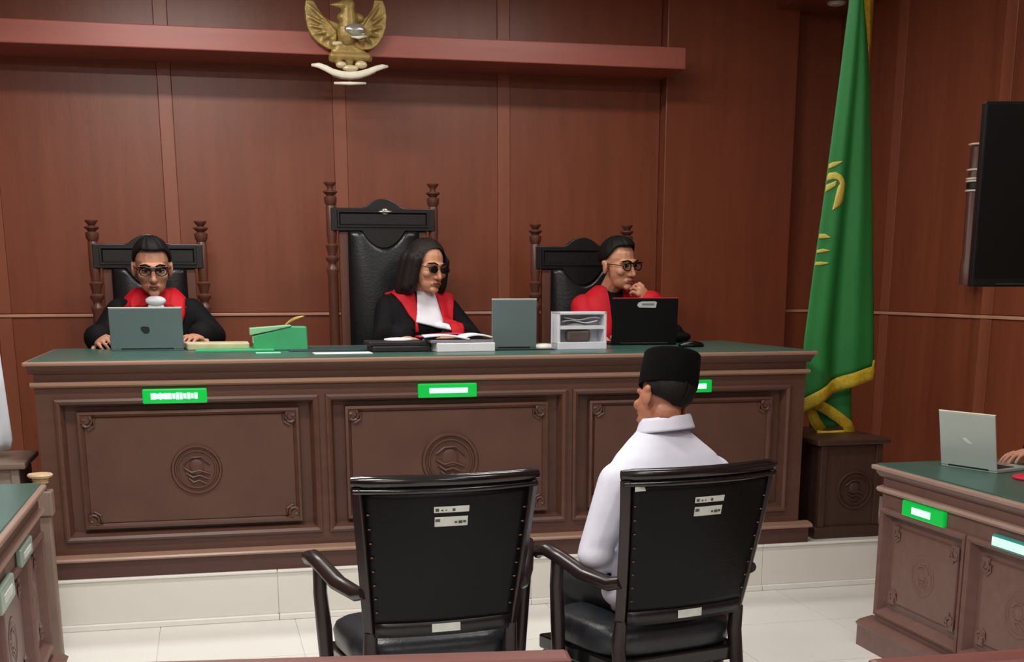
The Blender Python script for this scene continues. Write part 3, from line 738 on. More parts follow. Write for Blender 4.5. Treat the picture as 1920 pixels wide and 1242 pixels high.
part('red_lapel', MB().grid(lambda u, v: (lambda a, r: (1.15+r*math.sin(a)*1.25, 7.065-r*math.cos(a)*.95, 1.475-.07*v**1.3))(PI+(u-.5)*2*1.9, .074+.07*v), 30, 5), 'red_cloth', J2, smooth=180, solid=.012)

# judge 3 : man at right, chin on his fist
HM3 = headM((2.275, 6.95, 1.612), 24, 7, -3, 1.15)
fist = HM3 @ Vector((.012, -.125, -.10))
w3 = fist + Vector((.065, -.01, -.075))
arms3 = [(-1, Vector((2.105, 6.93, 1.20)), Vector((2.13, 6.76, 1.235)), frame((2.12, 6.76, 1.23), (.9, -.4, -.1), (0, 0, 1)), .6),
         (1, Vector((2.50, 6.80, 1.245)), w3, frame(w3, (-.62, -.25, .72), (.45, -.85, .25)), 1.45)]
J3, b3, r3 = seated_person('judge with short hair resting chin on fist, in red and black robe', (2.245, 7.05), 1.42, HM3, arms3, 'skin_tan', 'robe', (0, -1), .86, DAIS, yaw=.15, shoulder_w=.155, hands_k=1.1, ws=.86)
face_parts(J3, HM3, glasses='heavy')
hair_cap(J3, HM3, lambda p: 36 if abs(p) < 50 else (36-(abs(p)-50)*1.2 if abs(p) < 85 else -6-16*min(1, (abs(p)-85)/50)), front_lift=.10)
v3 = bvh_of(r3)
def P3(px, py): q = onY(px, py, 6.95); return (q.x, q.z)
def cloth_half(name, src, planes, m, root, off=.009):
    bm = bmesh.new(); bm.from_mesh(src.data); bm.transform(basis(src))
    for co, no in planes:
        bmesh.ops.bisect_plane(bm, geom=bm.verts[:]+bm.edges[:]+bm.faces[:], plane_co=co, plane_no=no, clear_outer=True)
    bm.normal_update()
    for v_ in bm.verts: v_.co += v_.normal*off
    me = bpy.data.meshes.new(name); bm.to_mesh(me); bm.free()
    return link(name, me, m, root, smooth=180)
cloth_half('red_sleeve', r3, [((2.222, 7, 1.3), (1, 0, .04)), ((2.2, 7, 1.20), (0, 0, -1))], 'red_cloth', J3)
cloth_half('red_sleeve', r3, [((2.30, 7, 1.3), (-1, 0, .05)), ((2.2, 7, 1.385), (0, 0, -1))], 'red_cloth', J3)
part('white_jabot', MB().ell((2.13, 6.80, 1.235), (.03, .012, .04)), 'white_cloth', J3, smooth=180)

# ================================================================== DEFENDANT CHAIRS
def armchair(label, loc, rz):
    """local: sitter looks along +Y; top rail centre above the origin"""
    t = thing('armchair', label, 'chair', loc, rz)
    HW = .305
    def cv(x): return -.055*(1-(x/HW)**2)
    rail = [(HW*(-1+2*i/16), cv(HW*(-1+2*i/16)), .905) for i in range(17)]
    part('top_rail', MB().tube(rail, [.016]+[.021]*15+[.016], 12, (1.0, 1.0)), 'chair_black_gloss', t, world=False, smooth=60)
    part('rail_bead', MB().tube([(x*.985, y-.010, .876) for x, y, z in rail], .010, 8), 'chair_black_gloss', t, world=False, smooth=60)
    def lean(tv): return .085*tv**1.15
    def back(u, v, d=0., ww=0.):
        hw = (.272-.042*v)+ww; x = -hw+2*hw*u
        return (x, cv(x*.305/.272)*(1-.35*v)+lean(v)+d, .872-.445*v)
    m = MB().grid(lambda u, v: back(u, v, -.010), 20, 20)
    part('back_panel', m, 'black_leather', t, world=False, smooth=180, solid=.012)
    part('back_cushion', MB().grid(lambda u, v: (lambda p: (p[0], p[1]+.022+.03*math.sin(PI*u)*math.sin(PI*v), p[2]))(back(u, v)), 16, 16), 'black_leather', t, world=False, smooth=180, solid=.03)
    for s in (-1, 1):
        pts = []
        for i in range(11):
            v = i/10*1.12; hw = .285-.040*v; x = s*hw
            pts.append((x, cv(x)*.8*(1-.35*v)+lean(v)+.004, .89-.445*v))
        part('back_post', MB().tube(pts, .021, 4, (1.2, 1.2)), 'arm_wood', t, world=False, bevel=.004)
        part('leg', MB().tube([pts[-1], (s*.242, .10, .30), (s*.243, .07, .12), (s*.248, .02, 0)], [.024, .026, .024, .02], 8), 'arm_wood', t, world=False, smooth=50)
        aj = (s*.262, .055, .535)
        part('armrest', MB().tube([aj, (s*.28, .10, .522), (s*.325, .20, .540), (s*.36, .29, .580), (s*.382, .355, .602), (s*.39, .40, .592), (s*.39, .415, .568)], [.026, .03, .032, .030, .030, .026, .014], 10, (1.0, .85)), 'arm_wood', t, world=False, smooth=60)
        part('leg', MB().tube([(s*.366, .31, .585), (s*.366, .32, .48), (s*.356, .325, .35), (s*.348, .33, .18), (s*.345, .34, 0)], [.024, .024, .027, .024, .018], 8), 'arm_wood', t, world=False, smooth=50)
        for k in range(8):
            v = .16+k*.107; p = back(0 if s < 0 else 1, v, -.019, -.008)
            part('stud', MB().ell(p, (.007, .004, .003), n=6, m=4), 'stud', t, world=False, smooth=180)
    m = MB().grid(lambda u, v: (lambda p: (p[0], p[1]-.004, .428-.05*v))(back(u, 1.0+.1*v)), 12, 2)
    part('lower_rail', m, 'chair_black', t, world=False, smooth=180, solid=.028)
    def seat(z, r, k):
        return [(.02+.0, .0)]
    sec = []
    for z, g in ((.245, -.01), (.26, .0), (.31, .006), (.335, -.004), (.352, -.03), (.358, -.09)):
        ring = []
        for j in range(40):
            a = 2*PI*j/40; cx = math.copysign(abs(math.cos(a))**.45, math.cos(a)); sy = math.copysign(abs(math.sin(a))**.45, math.sin(a))
            wv = .266+.05*(sy*.5+.5)
            ring.append((cx*(wv+g), .325+sy*(.225+g), z))
        sec.append(ring)
    part('seat', MB().rings(sec), 'seat_leather', t, world=False, smooth=60)
    part('seat_frame', MB().prism([(-.26, .09), (.26, .09), (.32, .54), (-.32, .54)], .19, .245, 'z'), 'chair_black_gloss', t, world=False, bevel=.008)
    # paper stickers on the back
    def stk(u0, u1, v0, v1, marks):
        m = MB().grid(lambda u, v: back(u0+(u1-u0)*u, v0+(v1-v0)*v, -.0185), 6, 3)
        lab = part('paper_label', m, 'sticker', t, world=False, solid=.002)
        k = MB()
        for a, b, c, d in marks: k.grid(lambda u, v: back(u0+(u1-u0)*(a+(b-a)*u), v0+(v1-v0)*(c+(d-c)*v), -.0200), 2, 1)
        if marks: part('print', k, 'ink', lab, world=False, solid=.0006)
    stk(.395, .61, .108, .152, [(.04, .14, .3, .8), (.2, .26, .5, .75), (.32, .36, .5, .7), (.52, .6, .35, .8)])
    stk(.40, .605, .185, .255, [(.02, .16, .2, .5), (.6, .68, .5, .7), (.72, .84, .45, .75), (.86, .95, .45, .7)])
    m = MB().grid(lambda u, v: (lambda p: (p[0], p[1]-.020, .418-.028*v))(back(.40+.21*u, 1.03)), 6, 2)
    part('paper_label', m, 'sticker', t, world=False, solid=.002)
    return t
ac = armchair('empty black armchair with white stickers on its back in front', (.712, 3.90, 0), math.radians(4))
ac2 = copy_tree(ac, (1.565, 3.885, 0), math.radians(13), 'black armchair with white stickers, the man in white shirt sits in it')
tab = part('paper_label', MB().box(-.268, -.208, -.030, -.027, .853, .868), 'sticker', ac2, world=False)

# ================================================================== DEFENDANT
def man():
    base = (1.535, 4.11); yaw = math.radians(12)
    root = thing('person', 'seated man seen from behind in white shirt and black cap', 'person', (base[0], base[1], 0))
    ca, sa = math.cos(yaw), math.sin(yaw)
    def rel(dx, dy, z): return Vector((base[0]+dx*ca-dy*sa, base[1]+dx*sa+dy*ca, z))
    HM = headM((1.530, 4.160, 1.116), 180+20, 10, -17, 1.08)
    s = .938
    secs = [(0, .03, .365, .18, .13), (0, .03, .46, .18, .13), (0, .02, .60, .175, .125), (0, .005, .74, .195, .125), (0, .0, s-.10, .225, .118), (0, .006, s-.05, .222, .108), (0, .015, s-.01, .190, .098), (0, .03, s+.035, .135, .084), (.004, .042, s+.07, .090, .074), (.010, .042, s+.10, .078, .072)]
    body = loft([(a, b, z, rx*.88, ry*.88) for a, b, z, rx, ry in secs], base, yaw)
    body = join(body, MB().cap(rel(0, .05, s+.05), HM @ Vector((0, .025, -.055)), .060, .055), head_prims(HM))
    shirt = loft([q for q in secs], base, yaw)
    shL, shR = rel(-.192, .005, s-.098), rel(.192, .005, s-.098)
    eL, eR = Vector((1.262, 4.06, .605)), Vector((1.83, 4.17, .62))
    wL, wR = Vector((1.395, 4.35, .48)), Vector((1.60, 4.40, .48))
    for sd, sh, e, wv in ((1, shL, eL, wL), (-1, shR, eR, wR)):
        body = join(body, MB().cap(sh, e, .05, .042), MB().cap(e, wv, .042, .028), hand_prims(frame(wv, (.25*sd, .9, -.25), (0, .2, 1)), side=-sd, curl=.6))
        shirt = join(shirt, MB().cap(sh, e, .074, .062), MB().cap(e, e.lerp(wv, .92), .062, .045), MB().ell(e+Vector((0, -.005, -.012)), (.066, .066, .055)))
    shirt = join(shirt, MB().ell(rel(-.12, .045, .44), (.10, .10, .065)), MB().ell(rel(.12, .045, .44), (.10, .10, .065)))
    # soft folds
    for k in range(4): shirt.cap(eL.lerp(shL, .12+.2*k)+Vector((.03, -.045, 0)), eL.lerp(shL, .22+.2*k)+Vector((-.03, -.052, 0)), .012, .008)
    tr = MB()
    for sd, knee in ((-1, Vector((1.315, 4.50, .40))), (1, Vector((1.52, 4.57, .40)))):
        hip = rel(sd*.09, .04, .425); ank = Vector((knee.x, knee.y+.02, .09)); toe = ank+Vector((-.04, .17, -.055))
        body = join(body, MB().cap(hip, knee, .07, .052), MB().cap(knee, ank, .052, .036), MB().cap(ank+Vector((0, 0, -.045)), toe, .04, .034))
        tr = join(tr, MB().cap(hip, knee, .092, .07), MB().cap(knee, ank+Vector((0, 0, .02)), .07, .062))
    tr = join(tr, loft([(0, .03, .355, .17, .14), (0, .03, .47, .165, .125)], base, yaw))
    organic('body', body, 'skin_deep', root, .0042, 3)
    so = organic('shirt', shirt, 'shirt', root, .007, 14)
    organic('trousers', tr, 'trousers', root, .008, 4)
    # shoes
    for sd, knee in ((-1, Vector((1.315, 4.50, .0))), (1, Vector((1.52, 4.57, .0)))):
        organic('shoe', MB().cap((knee.x, knee.y+.0, .045), (knee.x-.045, knee.y+.20, .038), .046, .040).ell((knee.x-.02, knee.y+.09, .02), (.05, .14, .02)), 'plastic_black', root, .006, 3)
    # folded shirt collar
    cc = rel(.012, .040, 0)
    def col(u, v):
        a = -PI/2+(u-.5)*2*2.75
        rx, ry, dz = [np.interp(v, [0, .35, .5, 1], q) for q in ([.082, .080, .085, .102], [.082, .078, .083, .098], [-.03, .018, .022, -.026])]
        X = rx*math.cos(a); Y = ry*math.sin(a)
        return (cc.x+X*ca-Y*sa, cc.y+X*sa+Y*ca, s+.092+dz-.13*Y+.05*X)
    part('collar', MB().grid(col, 40, 12), 'shirt', root, smooth=180, solid=.006)
    part('collar_seam', MB().tube([Vector(col(.12+.76*i/30, 1.03))+Vector((0, 0, -.001)) for i in range(31)], .0028, 6), 'seam', root, smooth=180)
    vb = bvh_of(so)
    # yoke seam, pocket flap and sleeve seam laid on the cloth
    def onshirt(P, off=.003):
        h = vb.find_nearest(Vector(P)); return h[0]+h[1]*off
    part('armhole_seam', MB().tube([onshirt((1.335, 4.0, .80)), onshirt((1.345, 3.98, .83)), onshirt((1.37, 3.98, .85)), onshirt((1.40, 3.97, .86))], .0022, 6), 'seam', root, smooth=180)
    # cropped hair at the nape
    def line(p):
        a = abs(p)
        return 20 if a < 70 else (20-(a-70)*1.6 if a < 100 else -28-22*min(1, (a-100)/60))
    hair_cap(root, HM, line, 'hair', rad=(.0785, .0975, .088), c=(0, .018, .034), bumpy=.0015)
    # cap
    def cap(u, v, k=1.):
        a = u*2*PI
        return (.088*k*math.cos(a), .016+.103*k*math.sin(a), v)
    rg = []
    for k, z in ((.97, .040), (1.0, .034), (1.02, .05), (1.0, .10), (.975, .135), (.965, .142), (.93, .146), (.5, .141), (.1, .138)):
        rg.append([HM @ Vector(cap(j/40, z-.012*math.cos(j/40*2*PI*2)*(z > .13)*0, k)) for j in range(40)])
    part('cap', MB().rings(rg), 'songkok_velvet', root, smooth=50)
    return root
man()

# person at the right desk: only the hands reach into the picture
HM5 = headM((3.72, 4.30, 1.22), -90, 8, 0, 1.08)
arms5 = [(-1, Vector((3.52, 4.60, .84)), Vector((3.27, 4.475, .842)), frame((3.262, 4.475, .84), (-.96, -.1, -.12), (-.1, 0, 1)), .45),
         (1, Vector((3.50, 4.05, .84)), Vector((3.30, 4.20, .845)), frame((3.30, 4.20, .84), (-.95, .25, -.1), (0, 0, 1)), .45)]
J5, b5, r5 = seated_person('person in dark sleeves typing at right edge, only the fingers visible', (3.74, 4.30), 1.03, HM5, arms5, 'skin_warm', 'robe', (-1, 0), .46, 0, yaw=-PI/2, shoulder_w=.18)
face_parts(J5, HM5)
hair_cap(J5, HM5, lambda p: 38 if abs(p) < 48 else (38-(abs(p)-48)*1.2 if abs(p) < 85 else -8-12*min(1, (abs(p)-85)/50)))
v = thing('office_chair', 'dark chair of the person typing at the right desk', 'chair', (3.74, 4.30, 0))
part('seat', MB().box(3.50, 3.92, 4.08, 4.52, .40, .455), 'chair_leather', v, bevel=.015)
part('backrest', MB().box(3.90, 3.94, 4.10, 4.50, .5, 1.0), 'chair_leather', v, bevel=.012)
for sx in (3.52, 3.91):
    for sy in (4.10, 4.50): part('leg', MB().tube([(sx, sy, 0), (sx, sy, .41 if sx < 3.9 else .52)], .016, 8), 'chair_black', v)

# ================================================================== LAPTOPS
def laptop(label, c, W, H, rz, lean, lid, edge=None, D=.22, logo=None, openang=0):
    """local: hinge line on X at origin, lid rises and leans to -Y, base runs to +Y (towards its user)"""
    t = thing('laptop', label, 'laptop', c, rz)
    base = part('base', MB().box(-W/2, W/2, -.004, D, 0, .014), lid, t, world=False, bevel=.004)
    part('keyboard', MB().box(-W/2+.02, W/2-.02, .03, D*.62, .0135, .016), 'laptop_dark', base, world=False)
    part('touchpad', MB().box(-.05, .05, D*.66, D-.015, .0135, .0148), 'paper_grey', base, world=False)
    Rm = Matrix.Translation((0, -.002, .008)) @ Matrix.Rotation(lean, 4, 'X')
    ld_ = part('lid', MB().box(-W/2, W/2, -.0045, .0035, 0, H).xf(Rm), lid, t, world=False, bevel=.004)
    part('screen', MB().box(-W/2+.01, W/2-.01, .0033, .0042, .015, H-.01).xf(Rm), 'screen_glass', ld_, world=False)
    part('hinge', MB().tube([(-W*.36, -.001, .012), (W*.36, -.001, .012)], .007, 8), 'laptop_dark', t, world=False, smooth=60)
    if edge: part('rim', MB().box(-W/2, W/2, -.0042, .0032, H-.001, H+.003).xf(Rm), edge, ld_, world=False, bevel=.001)
    if logo == 'blob':
        pts = [(.035*a, H*.47+.035*b) for a, b in ((-.55, .42), (-.2, .5), (.1, .46), (.5, .4), (.62, 0), (.5, -.38), (.15, -.55), (-.2, -.5), (-.55, -.1), (-.62, .15))]
        part('logo', MB().prism([(u-.005, v_) for u, v_ in pts], -.0055, -.0044).xf(Rm), 'logo_dark', ld_, world=False)
    if logo == 'smear':
        pts = [(.028*a, H*.5+.028*b) for a, b in ((-.8, .3), (-.3, .42), (.35, 0), (.8, -.42), (.2, -.36), (-.4, -.05))]
        part('logo', MB().prism(pts, -.0055, -.0044).xf(Rm), 'logo_pale', ld_, world=False)
    if logo == 'sticker':
        st = part('paper_label', MB().prism([(-.022, H*.93), (-.04, H*.90), (-.045, H*.84), (-.035, H*.80), (.055, H*.79), (.06, H*.91), (.05, H*.935)], -.0058, -.0044).xf(Rm), 'sticker', ld_, world=False)
        part('print', MB().box(-.02, .045, -.0064, -.0057, H*.845, H*.89).xf(Rm), 'grey_plastic', st, world=False)
    return t
laptop('teal grey laptop with dark logo open before the judge in glasses', (-.288, 6.50, BT), .345, .20, math.radians(-1), math.radians(8), 'laptop_teal', 'ivory', logo='blob', D=.23)
laptop('plain grey laptop open between the middle judge and white box', (1.475, 6.16, BT), .225, .235, math.radians(-4), math.radians(4), 'laptop_teal', 'logo_pale', D=.22)
laptop('black laptop with white sticker open before the judge at right', (2.245, 6.42, BT), .355, .235, math.radians(-4), math.radians(4), 'plastic_black', 'red_folder', logo='sticker', D=.24)
laptop('pale silver laptop with small bright logo on the right desk', (2.925, 4.42, .782), .27, .222, math.radians(-72), math.radians(10), 'laptop_silver', 'ivory', logo='smear', D=.20)

# ================================================================== THINGS ON THE BENCH
def sheet(name, label, cat, pts, z, h, m, group=None, bev=.002):
    ctr = (sum(q[0] for q in pts)/len(pts), sum(q[1] for q in pts)/len(pts), z)
    t = tag(link(name, MB().prism([(a-ctr[0], b-ctr[1]) for a, b in pts], 0, h, 'z').mesh(name), m, bevel=min(bev, h*.4)), label, cat, group); t.location = ctr
    return t
def bx(x0, x1, y0, y1): return [(x0, y0), (x1, y0), (x1, y1), (x0, y1)]
# green binder standing, with pale page block
t = thing('document_box', 'green cardboard document box standing on bench right of teal laptop', 'box', (.35, 6.40, BT))
part('shell', MB().prism([(.215, BT), (.478, BT), (.476, 1.304), (.395, 1.306), (.30, 1.282), (.215, 1.262)], 6.35, 6.44), 'card_green', t, bevel=.006)
part('flap', MB().prism([(.20, 1.265), (.30, 1.284), (.40, 1.306), (.40, 1.312), (.20, 1.298)], 6.342, 6.44), 'card_green_pale', t, bevel=.003)
part('page_block', MB().box(.212, .36, 6.352, 6.43, 1.225, 1.262), 'paper_cream', t, bevel=.003)
t = tag(link('ribbon', MB().grid(lambda u, v: (.375+.10*u+.01*v-.05, .015*math.sin(u*3)-.0, .0+.055*u**.7+.018*v*math.sin(PI*(.15+.8*u)) -.01), 14, 4).mesh('ribbon'), 'ribbon_yellow', smooth=180, solid=.004), 'yellow curled strap sticking up from the green document box', 'ribbon'); t.location = (.035, 6.385, 1.305)
sheet('folder', 'green paper folder lying flat under the cream documents', 'folder', bx(-.06, .31, 6.26, 6.46), BT, .010, 'card_green')
sheet('document_stack', 'long cream stack of documents lying beside the teal laptop', 'documents', [(-.10, 6.48), (.20, 6.46), (.20, 6.66), (-.12, 6.68)], BT, .034, 'paper_cream', bev=.006)
sheet('paper_slip', 'small mint green paper slip near the front edge of bench', 'paper', bx(.215, .33, 6.05, 6.13), BT, .005, 'mint')
sheet('desk_mat', 'dark blue grey mat on the bench left of the black books', 'mat', bx(.38, .78, 6.22, 6.55), BT, .006, 'mat_blue')
sheet('paper_sheet', 'flat white paper sheet near bench edge left of black books', 'paper', bx(.475, .745, 5.93, 6.05), BT, .004, 'paper')
sheet('book', 'black book lying at the bottom under the white disc', 'book', [(.76, 6.05), (1.04, 6.05), (1.03, 6.28), (.76, 6.28)], BT, .028, 'book_black', bev=.006)
sheet('book', 'slightly wider black folder lying on top of the black book', 'book', [(.745, 6.06), (1.03, 6.06), (1.03, 6.29), (.745, 6.29)], BT+.028, .020, 'book_black', bev=.004)
t = tag(link('white_disc', MB().lathe([(.06, 0), (.07, .004), (.068, .010), (.04, .014), (.005, .016)], n=24).mesh('white_disc'), 'paper', smooth=40), 'white round lid lying on top of the black books', 'lid'); t.location = (.90, 6.17, BT+.048)
t = sheet('paper_stack', 'thick white paper stack near bench edge left of grey laptop', 'documents', [(1.06, 5.98), (1.345, 6.0), (1.335, 6.14), (1.04, 6.12)], BT, .042, 'paper', bev=.004)
sheet('folder', 'dark grey folder lying between the two white paper stacks', 'folder', [(1.03, 5.99), (1.34, 6.01), (1.33, 6.2), (1.02, 6.18)], BT+.042, .014, 'paper_grey', bev=.003)
t = thing('open_document', 'fanned open white papers lying on top of the paper stack', 'documents', (1.16, 6.1, BT+.056))
part('page', MB().grid(lambda u, v: (1.00+.22*u+.02*v, 6.0+.2*v, BT+.058+.012*math.sin(PI*u)*(1-.3*v)+.012*(1-u)), 12, 6), 'paper', t, smooth=180, solid=.008)
part('page', MB().grid(lambda u, v: (1.20+.135*u, 6.01+.18*v, BT+.060+.018*math.sin(PI*(.15+.75*u))), 12, 6), 'paper', t, smooth=180, solid=.008)
part('cover', MB().grid(lambda u, v: (1.01+.34*u, 6.21+.13*v, BT+.062+.014*math.sin(PI*u)), 12, 4), 'red_folder', t, smooth=180, solid=.005)
t = thing('mouse', 'cream white computer mouse between grey laptop and white box', 'mouse', (1.64, 6.2, BT))
part('shell', MB().ell((1.64, 6.2, BT+.006), (.062, .04, .020), n=20), 'cream_plastic', t, smooth=180)
part('button', MB().ell((1.685, 6.195, BT+.012), (.022, .026, .013), n=14), 'nosing', t, smooth=180)
sheet('desk_mat', 'black mat under the grey laptop and the white mouse', 'mat', bx(1.36, 1.66, 6.06, 6.14), BT, .004, 'plastic_black')
# open white organiser box
t = thing('organizer_box', 'white open fronted box with shelves standing on the bench', 'box', (1.80, 6.1, BT), math.radians(3))
X0, X1, Z = -.128, .128, .182
part('back_board', MB().box(X0, X1, .07, .078, 0, Z), 'acrylic', t, world=False)
part('frame', MB().box(X0, X0+.014, -.03, .07, 0, Z).box(X1-.014, X1, -.03, .07, 0, Z).box(X0, X1, -.03, .07, Z-.014, Z).box(X0, X1, -.034, .07, 0, .036), 'acrylic', t, world=False, bevel=.003)
part('shelf', MB().box(X0+.014, X1-.014, -.02, .07, .098, .104), 'acrylic', t, world=False)
part('lip', MB().box(X0+.014, X1-.014, -.026, -.02, .098, .116), 'paper', t, world=False)
t = tag(link('wallet', MB().box(-.062, .062, -.025, .025, 0, .058).mesh('wallet'), 'wallet_brown', bevel=.014), 'grey brown wallet standing in the lower half of white box', 'wallet'); t.location = (1.788, 6.105, BT+.037)
t = tag(link('spectacle_case', MB().ell((0, 0, 0), (.055, .022, .012), n=18).mesh('spectacle_case'), 'grey_plastic', smooth=180), 'grey oval case lying on the upper shelf of white box', 'case'); t.location = (1.785, 6.125, BT+.117)
for k, (dz, dx) in enumerate(((.128, 0), (.142, .01))):
    t = tag(link('envelope', MB().grid(lambda u, v: (-.09+.18*u, -.03+.06*v, .006*math.sin(u*7+k*2)), 14, 3).mesh('envelope'), 'paper', smooth=180, solid=.005), ('white folded envelope, the lower one', 'white folded envelope, the upper one')[k]+' inside the white box', 'envelope', 'envelopes in the white box'); t.location = (1.80+dx, 6.13, BT+dz+.006)
t = thing('mouse', 'black computer mouse beside the black laptop at bench right', 'mouse', (2.41, 6.16, BT))
part('shell', MB().ell((2.41, 6.16, BT+.008), (.07, .04, .024), n=20), 'plastic_black', t, smooth=180)
part('rim', MB().tube([(2.345+.06*u, 6.13-.02*math.sin(PI*u), BT+.012+.014*math.sin(PI*u*.6)) for u in np.linspace(0, 1, 8)], .003, 6), 'laptop_teal', t, smooth=60)
t = thing('laptop_bag', 'black soft bag behind the right side of the black laptop', 'bag', (2.45, 6.62, BT))
organic('pouch', MB().ell((2.49, 6.68, BT+.05), (.075, .06, .06)).ell((2.52, 6.68, BT+.03), (.09, .07, .035)).ell((2.47, 6.68, BT+.10), (.04, .04, .06)), 'robe', t, .008, 3)
part('strap', MB().tube([(2.44, 6.67, BT+.13), (2.47, 6.66, BT+.175), (2.51, 6.67, BT+.10)], .008, 6), 'plastic_black', t, smooth=60)

# red folder on the right desk
t = tag(link('red_folder', MB().lathe([(.06, 0), (.085, .002), (.088, .008), (.08, .013), (.01, .014)], n=28).mesh('red_folder'), 'red_folder', smooth=40), 'round red pad on the right desk below the typing fingers', 'pad'); t.location = (3.025, 4.13, .782)

# ================================================================== EAGLE EMBLEM
EY = YW-.46
def ep(zx, zy, dy=0.):      # emblem outline measured in the wall-parallel plane of the emblem
    q = onY(500+zx/6.21, zy/6.21, EY); return Vector((q.x, EY+dy, q.z))
eg = thing('eagle_emblem', 'golden eagle emblem with raised wings on the beam above judges', 'emblem', ep(960, 1000))
def epoly(pts, d0, d1, m=None):
    P = [ep(a, b) for a, b in pts]; return (m or MB()).prism([(q.x, q.z) for q in P], EY+d0, EY+d1)
lw = [(450, 5), (545, 8), (590, 90), (650, 180), (730, 240), (830, 272), (900, 300), (900, 470), (850, 490), (790, 600), (700, 570), (590, 500), (510, 410), (470, 320), (445, 190), (440, 80)]
rw = [(1250, 5), (1345, 8), (1380, 90), (1395, 200), (1385, 330), (1350, 440), (1290, 530), (1220, 580), (1120, 592), (1000, 570), (960, 480), (1000, 330), (1100, 250), (1180, 180), (1235, 90)]
def wing(poly, root_, tips):
    m = epoly(poly, -.015, .025)
    for tp in tips:
        a, b = ep(*root_, -.022), ep(*tp, -.008)
        mid = a.lerp(b, .5)+Vector((0, -.012, 0)); m.tube([a, mid, b], [.012, .020, .010], 8, (1, .6))
    return m
organic('wing', wing(lw, (800, 380), [(490, 60), (475, 190), (500, 300), (550, 400), (640, 480), (740, 550)]), 'gold', eg, .005, 3)
organic('wing', wing(rw, (1080, 400), [(1310, 60), (1355, 190), (1345, 320), (1300, 430), (1220, 520), (1110, 555)]), 'gold', eg, .005, 3)
m = MB()
m.ell(ep(930, 390, -.03), (.055, .04, .075)); m.cap(ep(945, 300, -.02), ep(940, 110, -.035), .052, .036)
m.cap(ep(950, 80, -.035), ep(880, 82, -.045), .034, .026); m.cap(ep(870, 84, -.05), ep(718, 80, -.055), .022, .003)
m.cap(ep(860, 120, -.045), ep(840, 112, -.045), .008, .006); m.ell(ep(930, 215, -.03), (.058, .035, .03)); m.ell(ep(1030, 220, -.01), (.05, .03, .03))
organic('body', m, 'gold', eg, .005, 2)
m = MB().ell(ep(1010, 370, -.055), (.062, .028, .034)); m.ell(ep(1050, 420, -.045), (.05, .025, .02))
part('shield', m, 'silver', eg, smooth=180)
part('shield_band', MB().tube([ep(970, 455, -.07), ep(1050, 470, -.078), ep(1150, 445, -.06)], [.004, .009, .004], 8), 'ivory', eg, smooth=180)
m = MB().cap(ep(780, 520, -.03), ep(910, 515, -.03), .012, .010)
part('thigh_plume', m, 'gold_pale', eg, smooth=180)
m = MB()
for k, (a, b) in enumerate(((760, 690), (830, 720), (960, 740), (1080, 720), (1180, 690))): m.cap(ep(900+(a-960)*.3, 560, -.02), ep(a, b, -.02), .026, .022)
m.cap(ep(760, 660, -.03), ep(1160, 680, -.03), .02, .024); m.cap(ep(790, 600, -.02), ep(1040, 600, -.02), .022, .018)
organic('tail', m, 'gold', eg, .005, 3)
m = MB().ell(ep(965, 810, -.04), (.045, .02, .018)); m.ell(ep(860, 770, -.04), (.03, .02, .018)); m.ell(ep(1090, 770, -.04), (.034, .02, .02))
part('claws', m, 'gold_pale', eg, smooth=180)
bp_ = [(515, 768), (600, 775), (680, 810), (760, 855), (860, 885), (960, 895), (1070, 885), (1170, 855), (1260, 815), (1340, 790), (1405, 785)]
part('scroll_banner', MB().tube([ep(a, b, -.03-.02*math.sin(PI*i/10)) for i, (a, b) in enumerate(bp_)], [.006, .013, .015, .016, .017, .018, .017, .016, .014, .012, .005], 10, (.6, 1.1)), 'ivory', eg, smooth=180)
part('scroll_banner', MB().tube([ep(a, b+30, -.02) for a, b in bp_[3:9]], .006, 8), 'gold_pale', eg, smooth=180)
part('foot_bar', MB().tube([ep(780, 975, -.02), ep(960, 982, -.03), ep(1150, 978, -.02)], [.007, .010, .006], 8), 'ivory', eg, smooth=180)
part('bracket', MB().box(ep(900, 400).x, ep(1010, 400).x, EY+.01, YW-.42, 2.735, 2.82).box(ep(940, 400).x, ep(970, 400).x, EY+.0, EY+.03, ep(960, 985).z, 2.75), 'gold', eg)

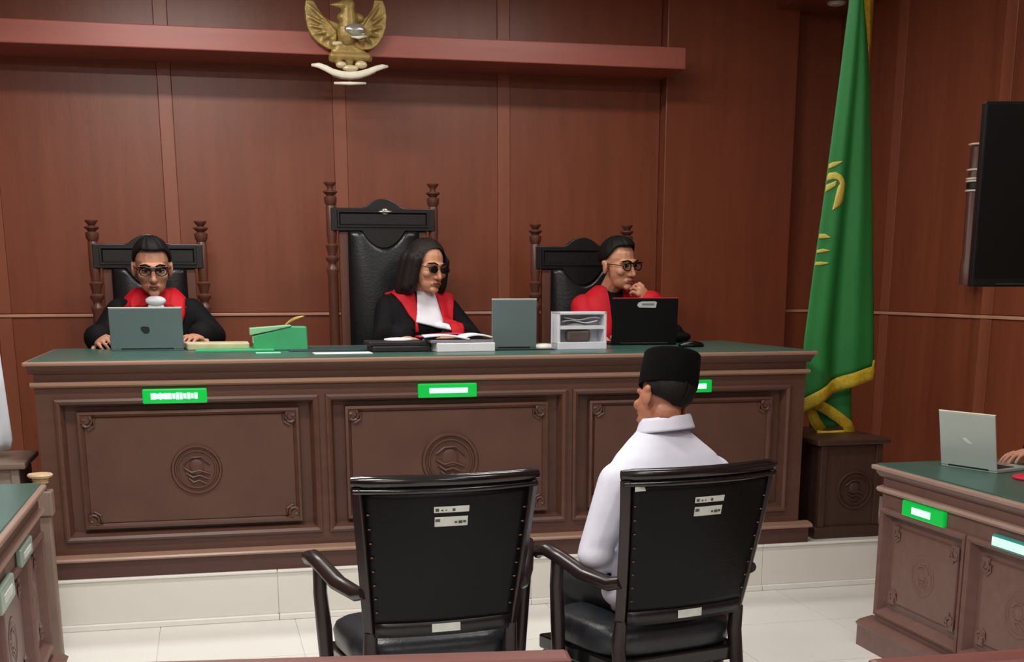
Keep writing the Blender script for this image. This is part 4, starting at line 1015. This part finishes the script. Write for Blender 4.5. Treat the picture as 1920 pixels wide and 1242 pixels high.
# ================================================================== TV AND WALL POST
tv = thing('television', 'large black television hung near the right wall, cut off by frame', 'television', (3.325, 4.174, 1.5), math.radians(-13))
tz0, tz1, tw = -.009, .642, .56
part('bezel', MB().box(-tw, tw, -.02, .02, tz0, tz1), 'plastic_black', tv, world=False, bevel=.006)
part('screen', MB().box(-tw+.012, tw-.012, -.0215, -.018, tz0+.03, tz1-.012), 'tv_screen', tv, world=False)
part('lower_strip', MB().box(-tw+.09, tw-.09, -.026, -.019, tz0+.008, tz0+.014), 'laptop_dark', tv, world=False)
part('back_housing', MB().box(-.3, .3, .02, .06, .12, .5), 'plastic_black', tv, world=False, bevel=.01)
part('ceiling_mount', MB().tube([(.0, .085, .3), (.0, .085, CEIL-1.5)], .02).box(-.06, .06, .055, .09, .22, .4).box(-.09, .09, .0, .17, CEIL-1.52, CEIL-1.5), 'plastic_black', tv, world=False)

wp = thing('wall_post', 'turned brown wall post with pale rings half hidden behind television', 'post', (3.93, 6.10, 1.5))
q = [(.03, 0), (.034, .02), (.034, .10), (.03, .11), (.036, .45), (.034, .50)]
part('shaft', MB().lathe([(.042, 0), (.042, .11), (.036, .12), (.04, .47), (.036, .475), (.036, .64), (.034, .69), (.02, .705)], n=18), 'chair_brown', wp, world=False, smooth=40)
for zz in (.468, .515, .528, .572, .698): part('ring', MB().lathe([(.036, zz), (.048, zz+.003), (.048, zz+.009), (.036, zz+.012)], n=18), 'ivory', wp, world=False, smooth=40)
part('collar', MB().lathe([(.037, .482), (.043, .486), (.043, .512), (.037, .515)], n=18), 'chair_black', wp, world=False, smooth=40)

# ================================================================== FOREGROUND BARRIER
def barrier(label, a, b, z, posts):
    a, b = Vector(a), Vector(b); d = b-a; L = d.length; rz = math.atan2(d.y, d.x)
    t = thing('barrier', label, 'railing', (a.x, a.y, 0), rz)
    part('top_rail', MB().box(0, L, -.04, .04, z-.045, z), 'barrier_wood', t, world=False, bevel=.010)
    part('lower_rail', MB().box(.02, L-.02, -.02, .02, .12, .18), 'barrier_wood', t, world=False, bevel=.006)
    part('board', MB().box(.03, L-.03, -.012, .012, .18, z-.045), 'barrier_wood', t, world=False)
    for k in posts: part('post', MB().box(k*L-.03, k*L+.03, -.03, .03, 0, z-.045), 'barrier_wood', t, world=False, bevel=.006)
    return t
barrier('dark wooden barrier rail in the foreground below the empty armchair', (-.9, 2.47, 0), (.655, 2.262, 0), .80, (.03, .5, .97))
barrier('dark wooden barrier rail at the bottom right corner of frame', (1.20, 2.06, 0), (2.6, 2.02, 0), .80, (.03, .5, .97))
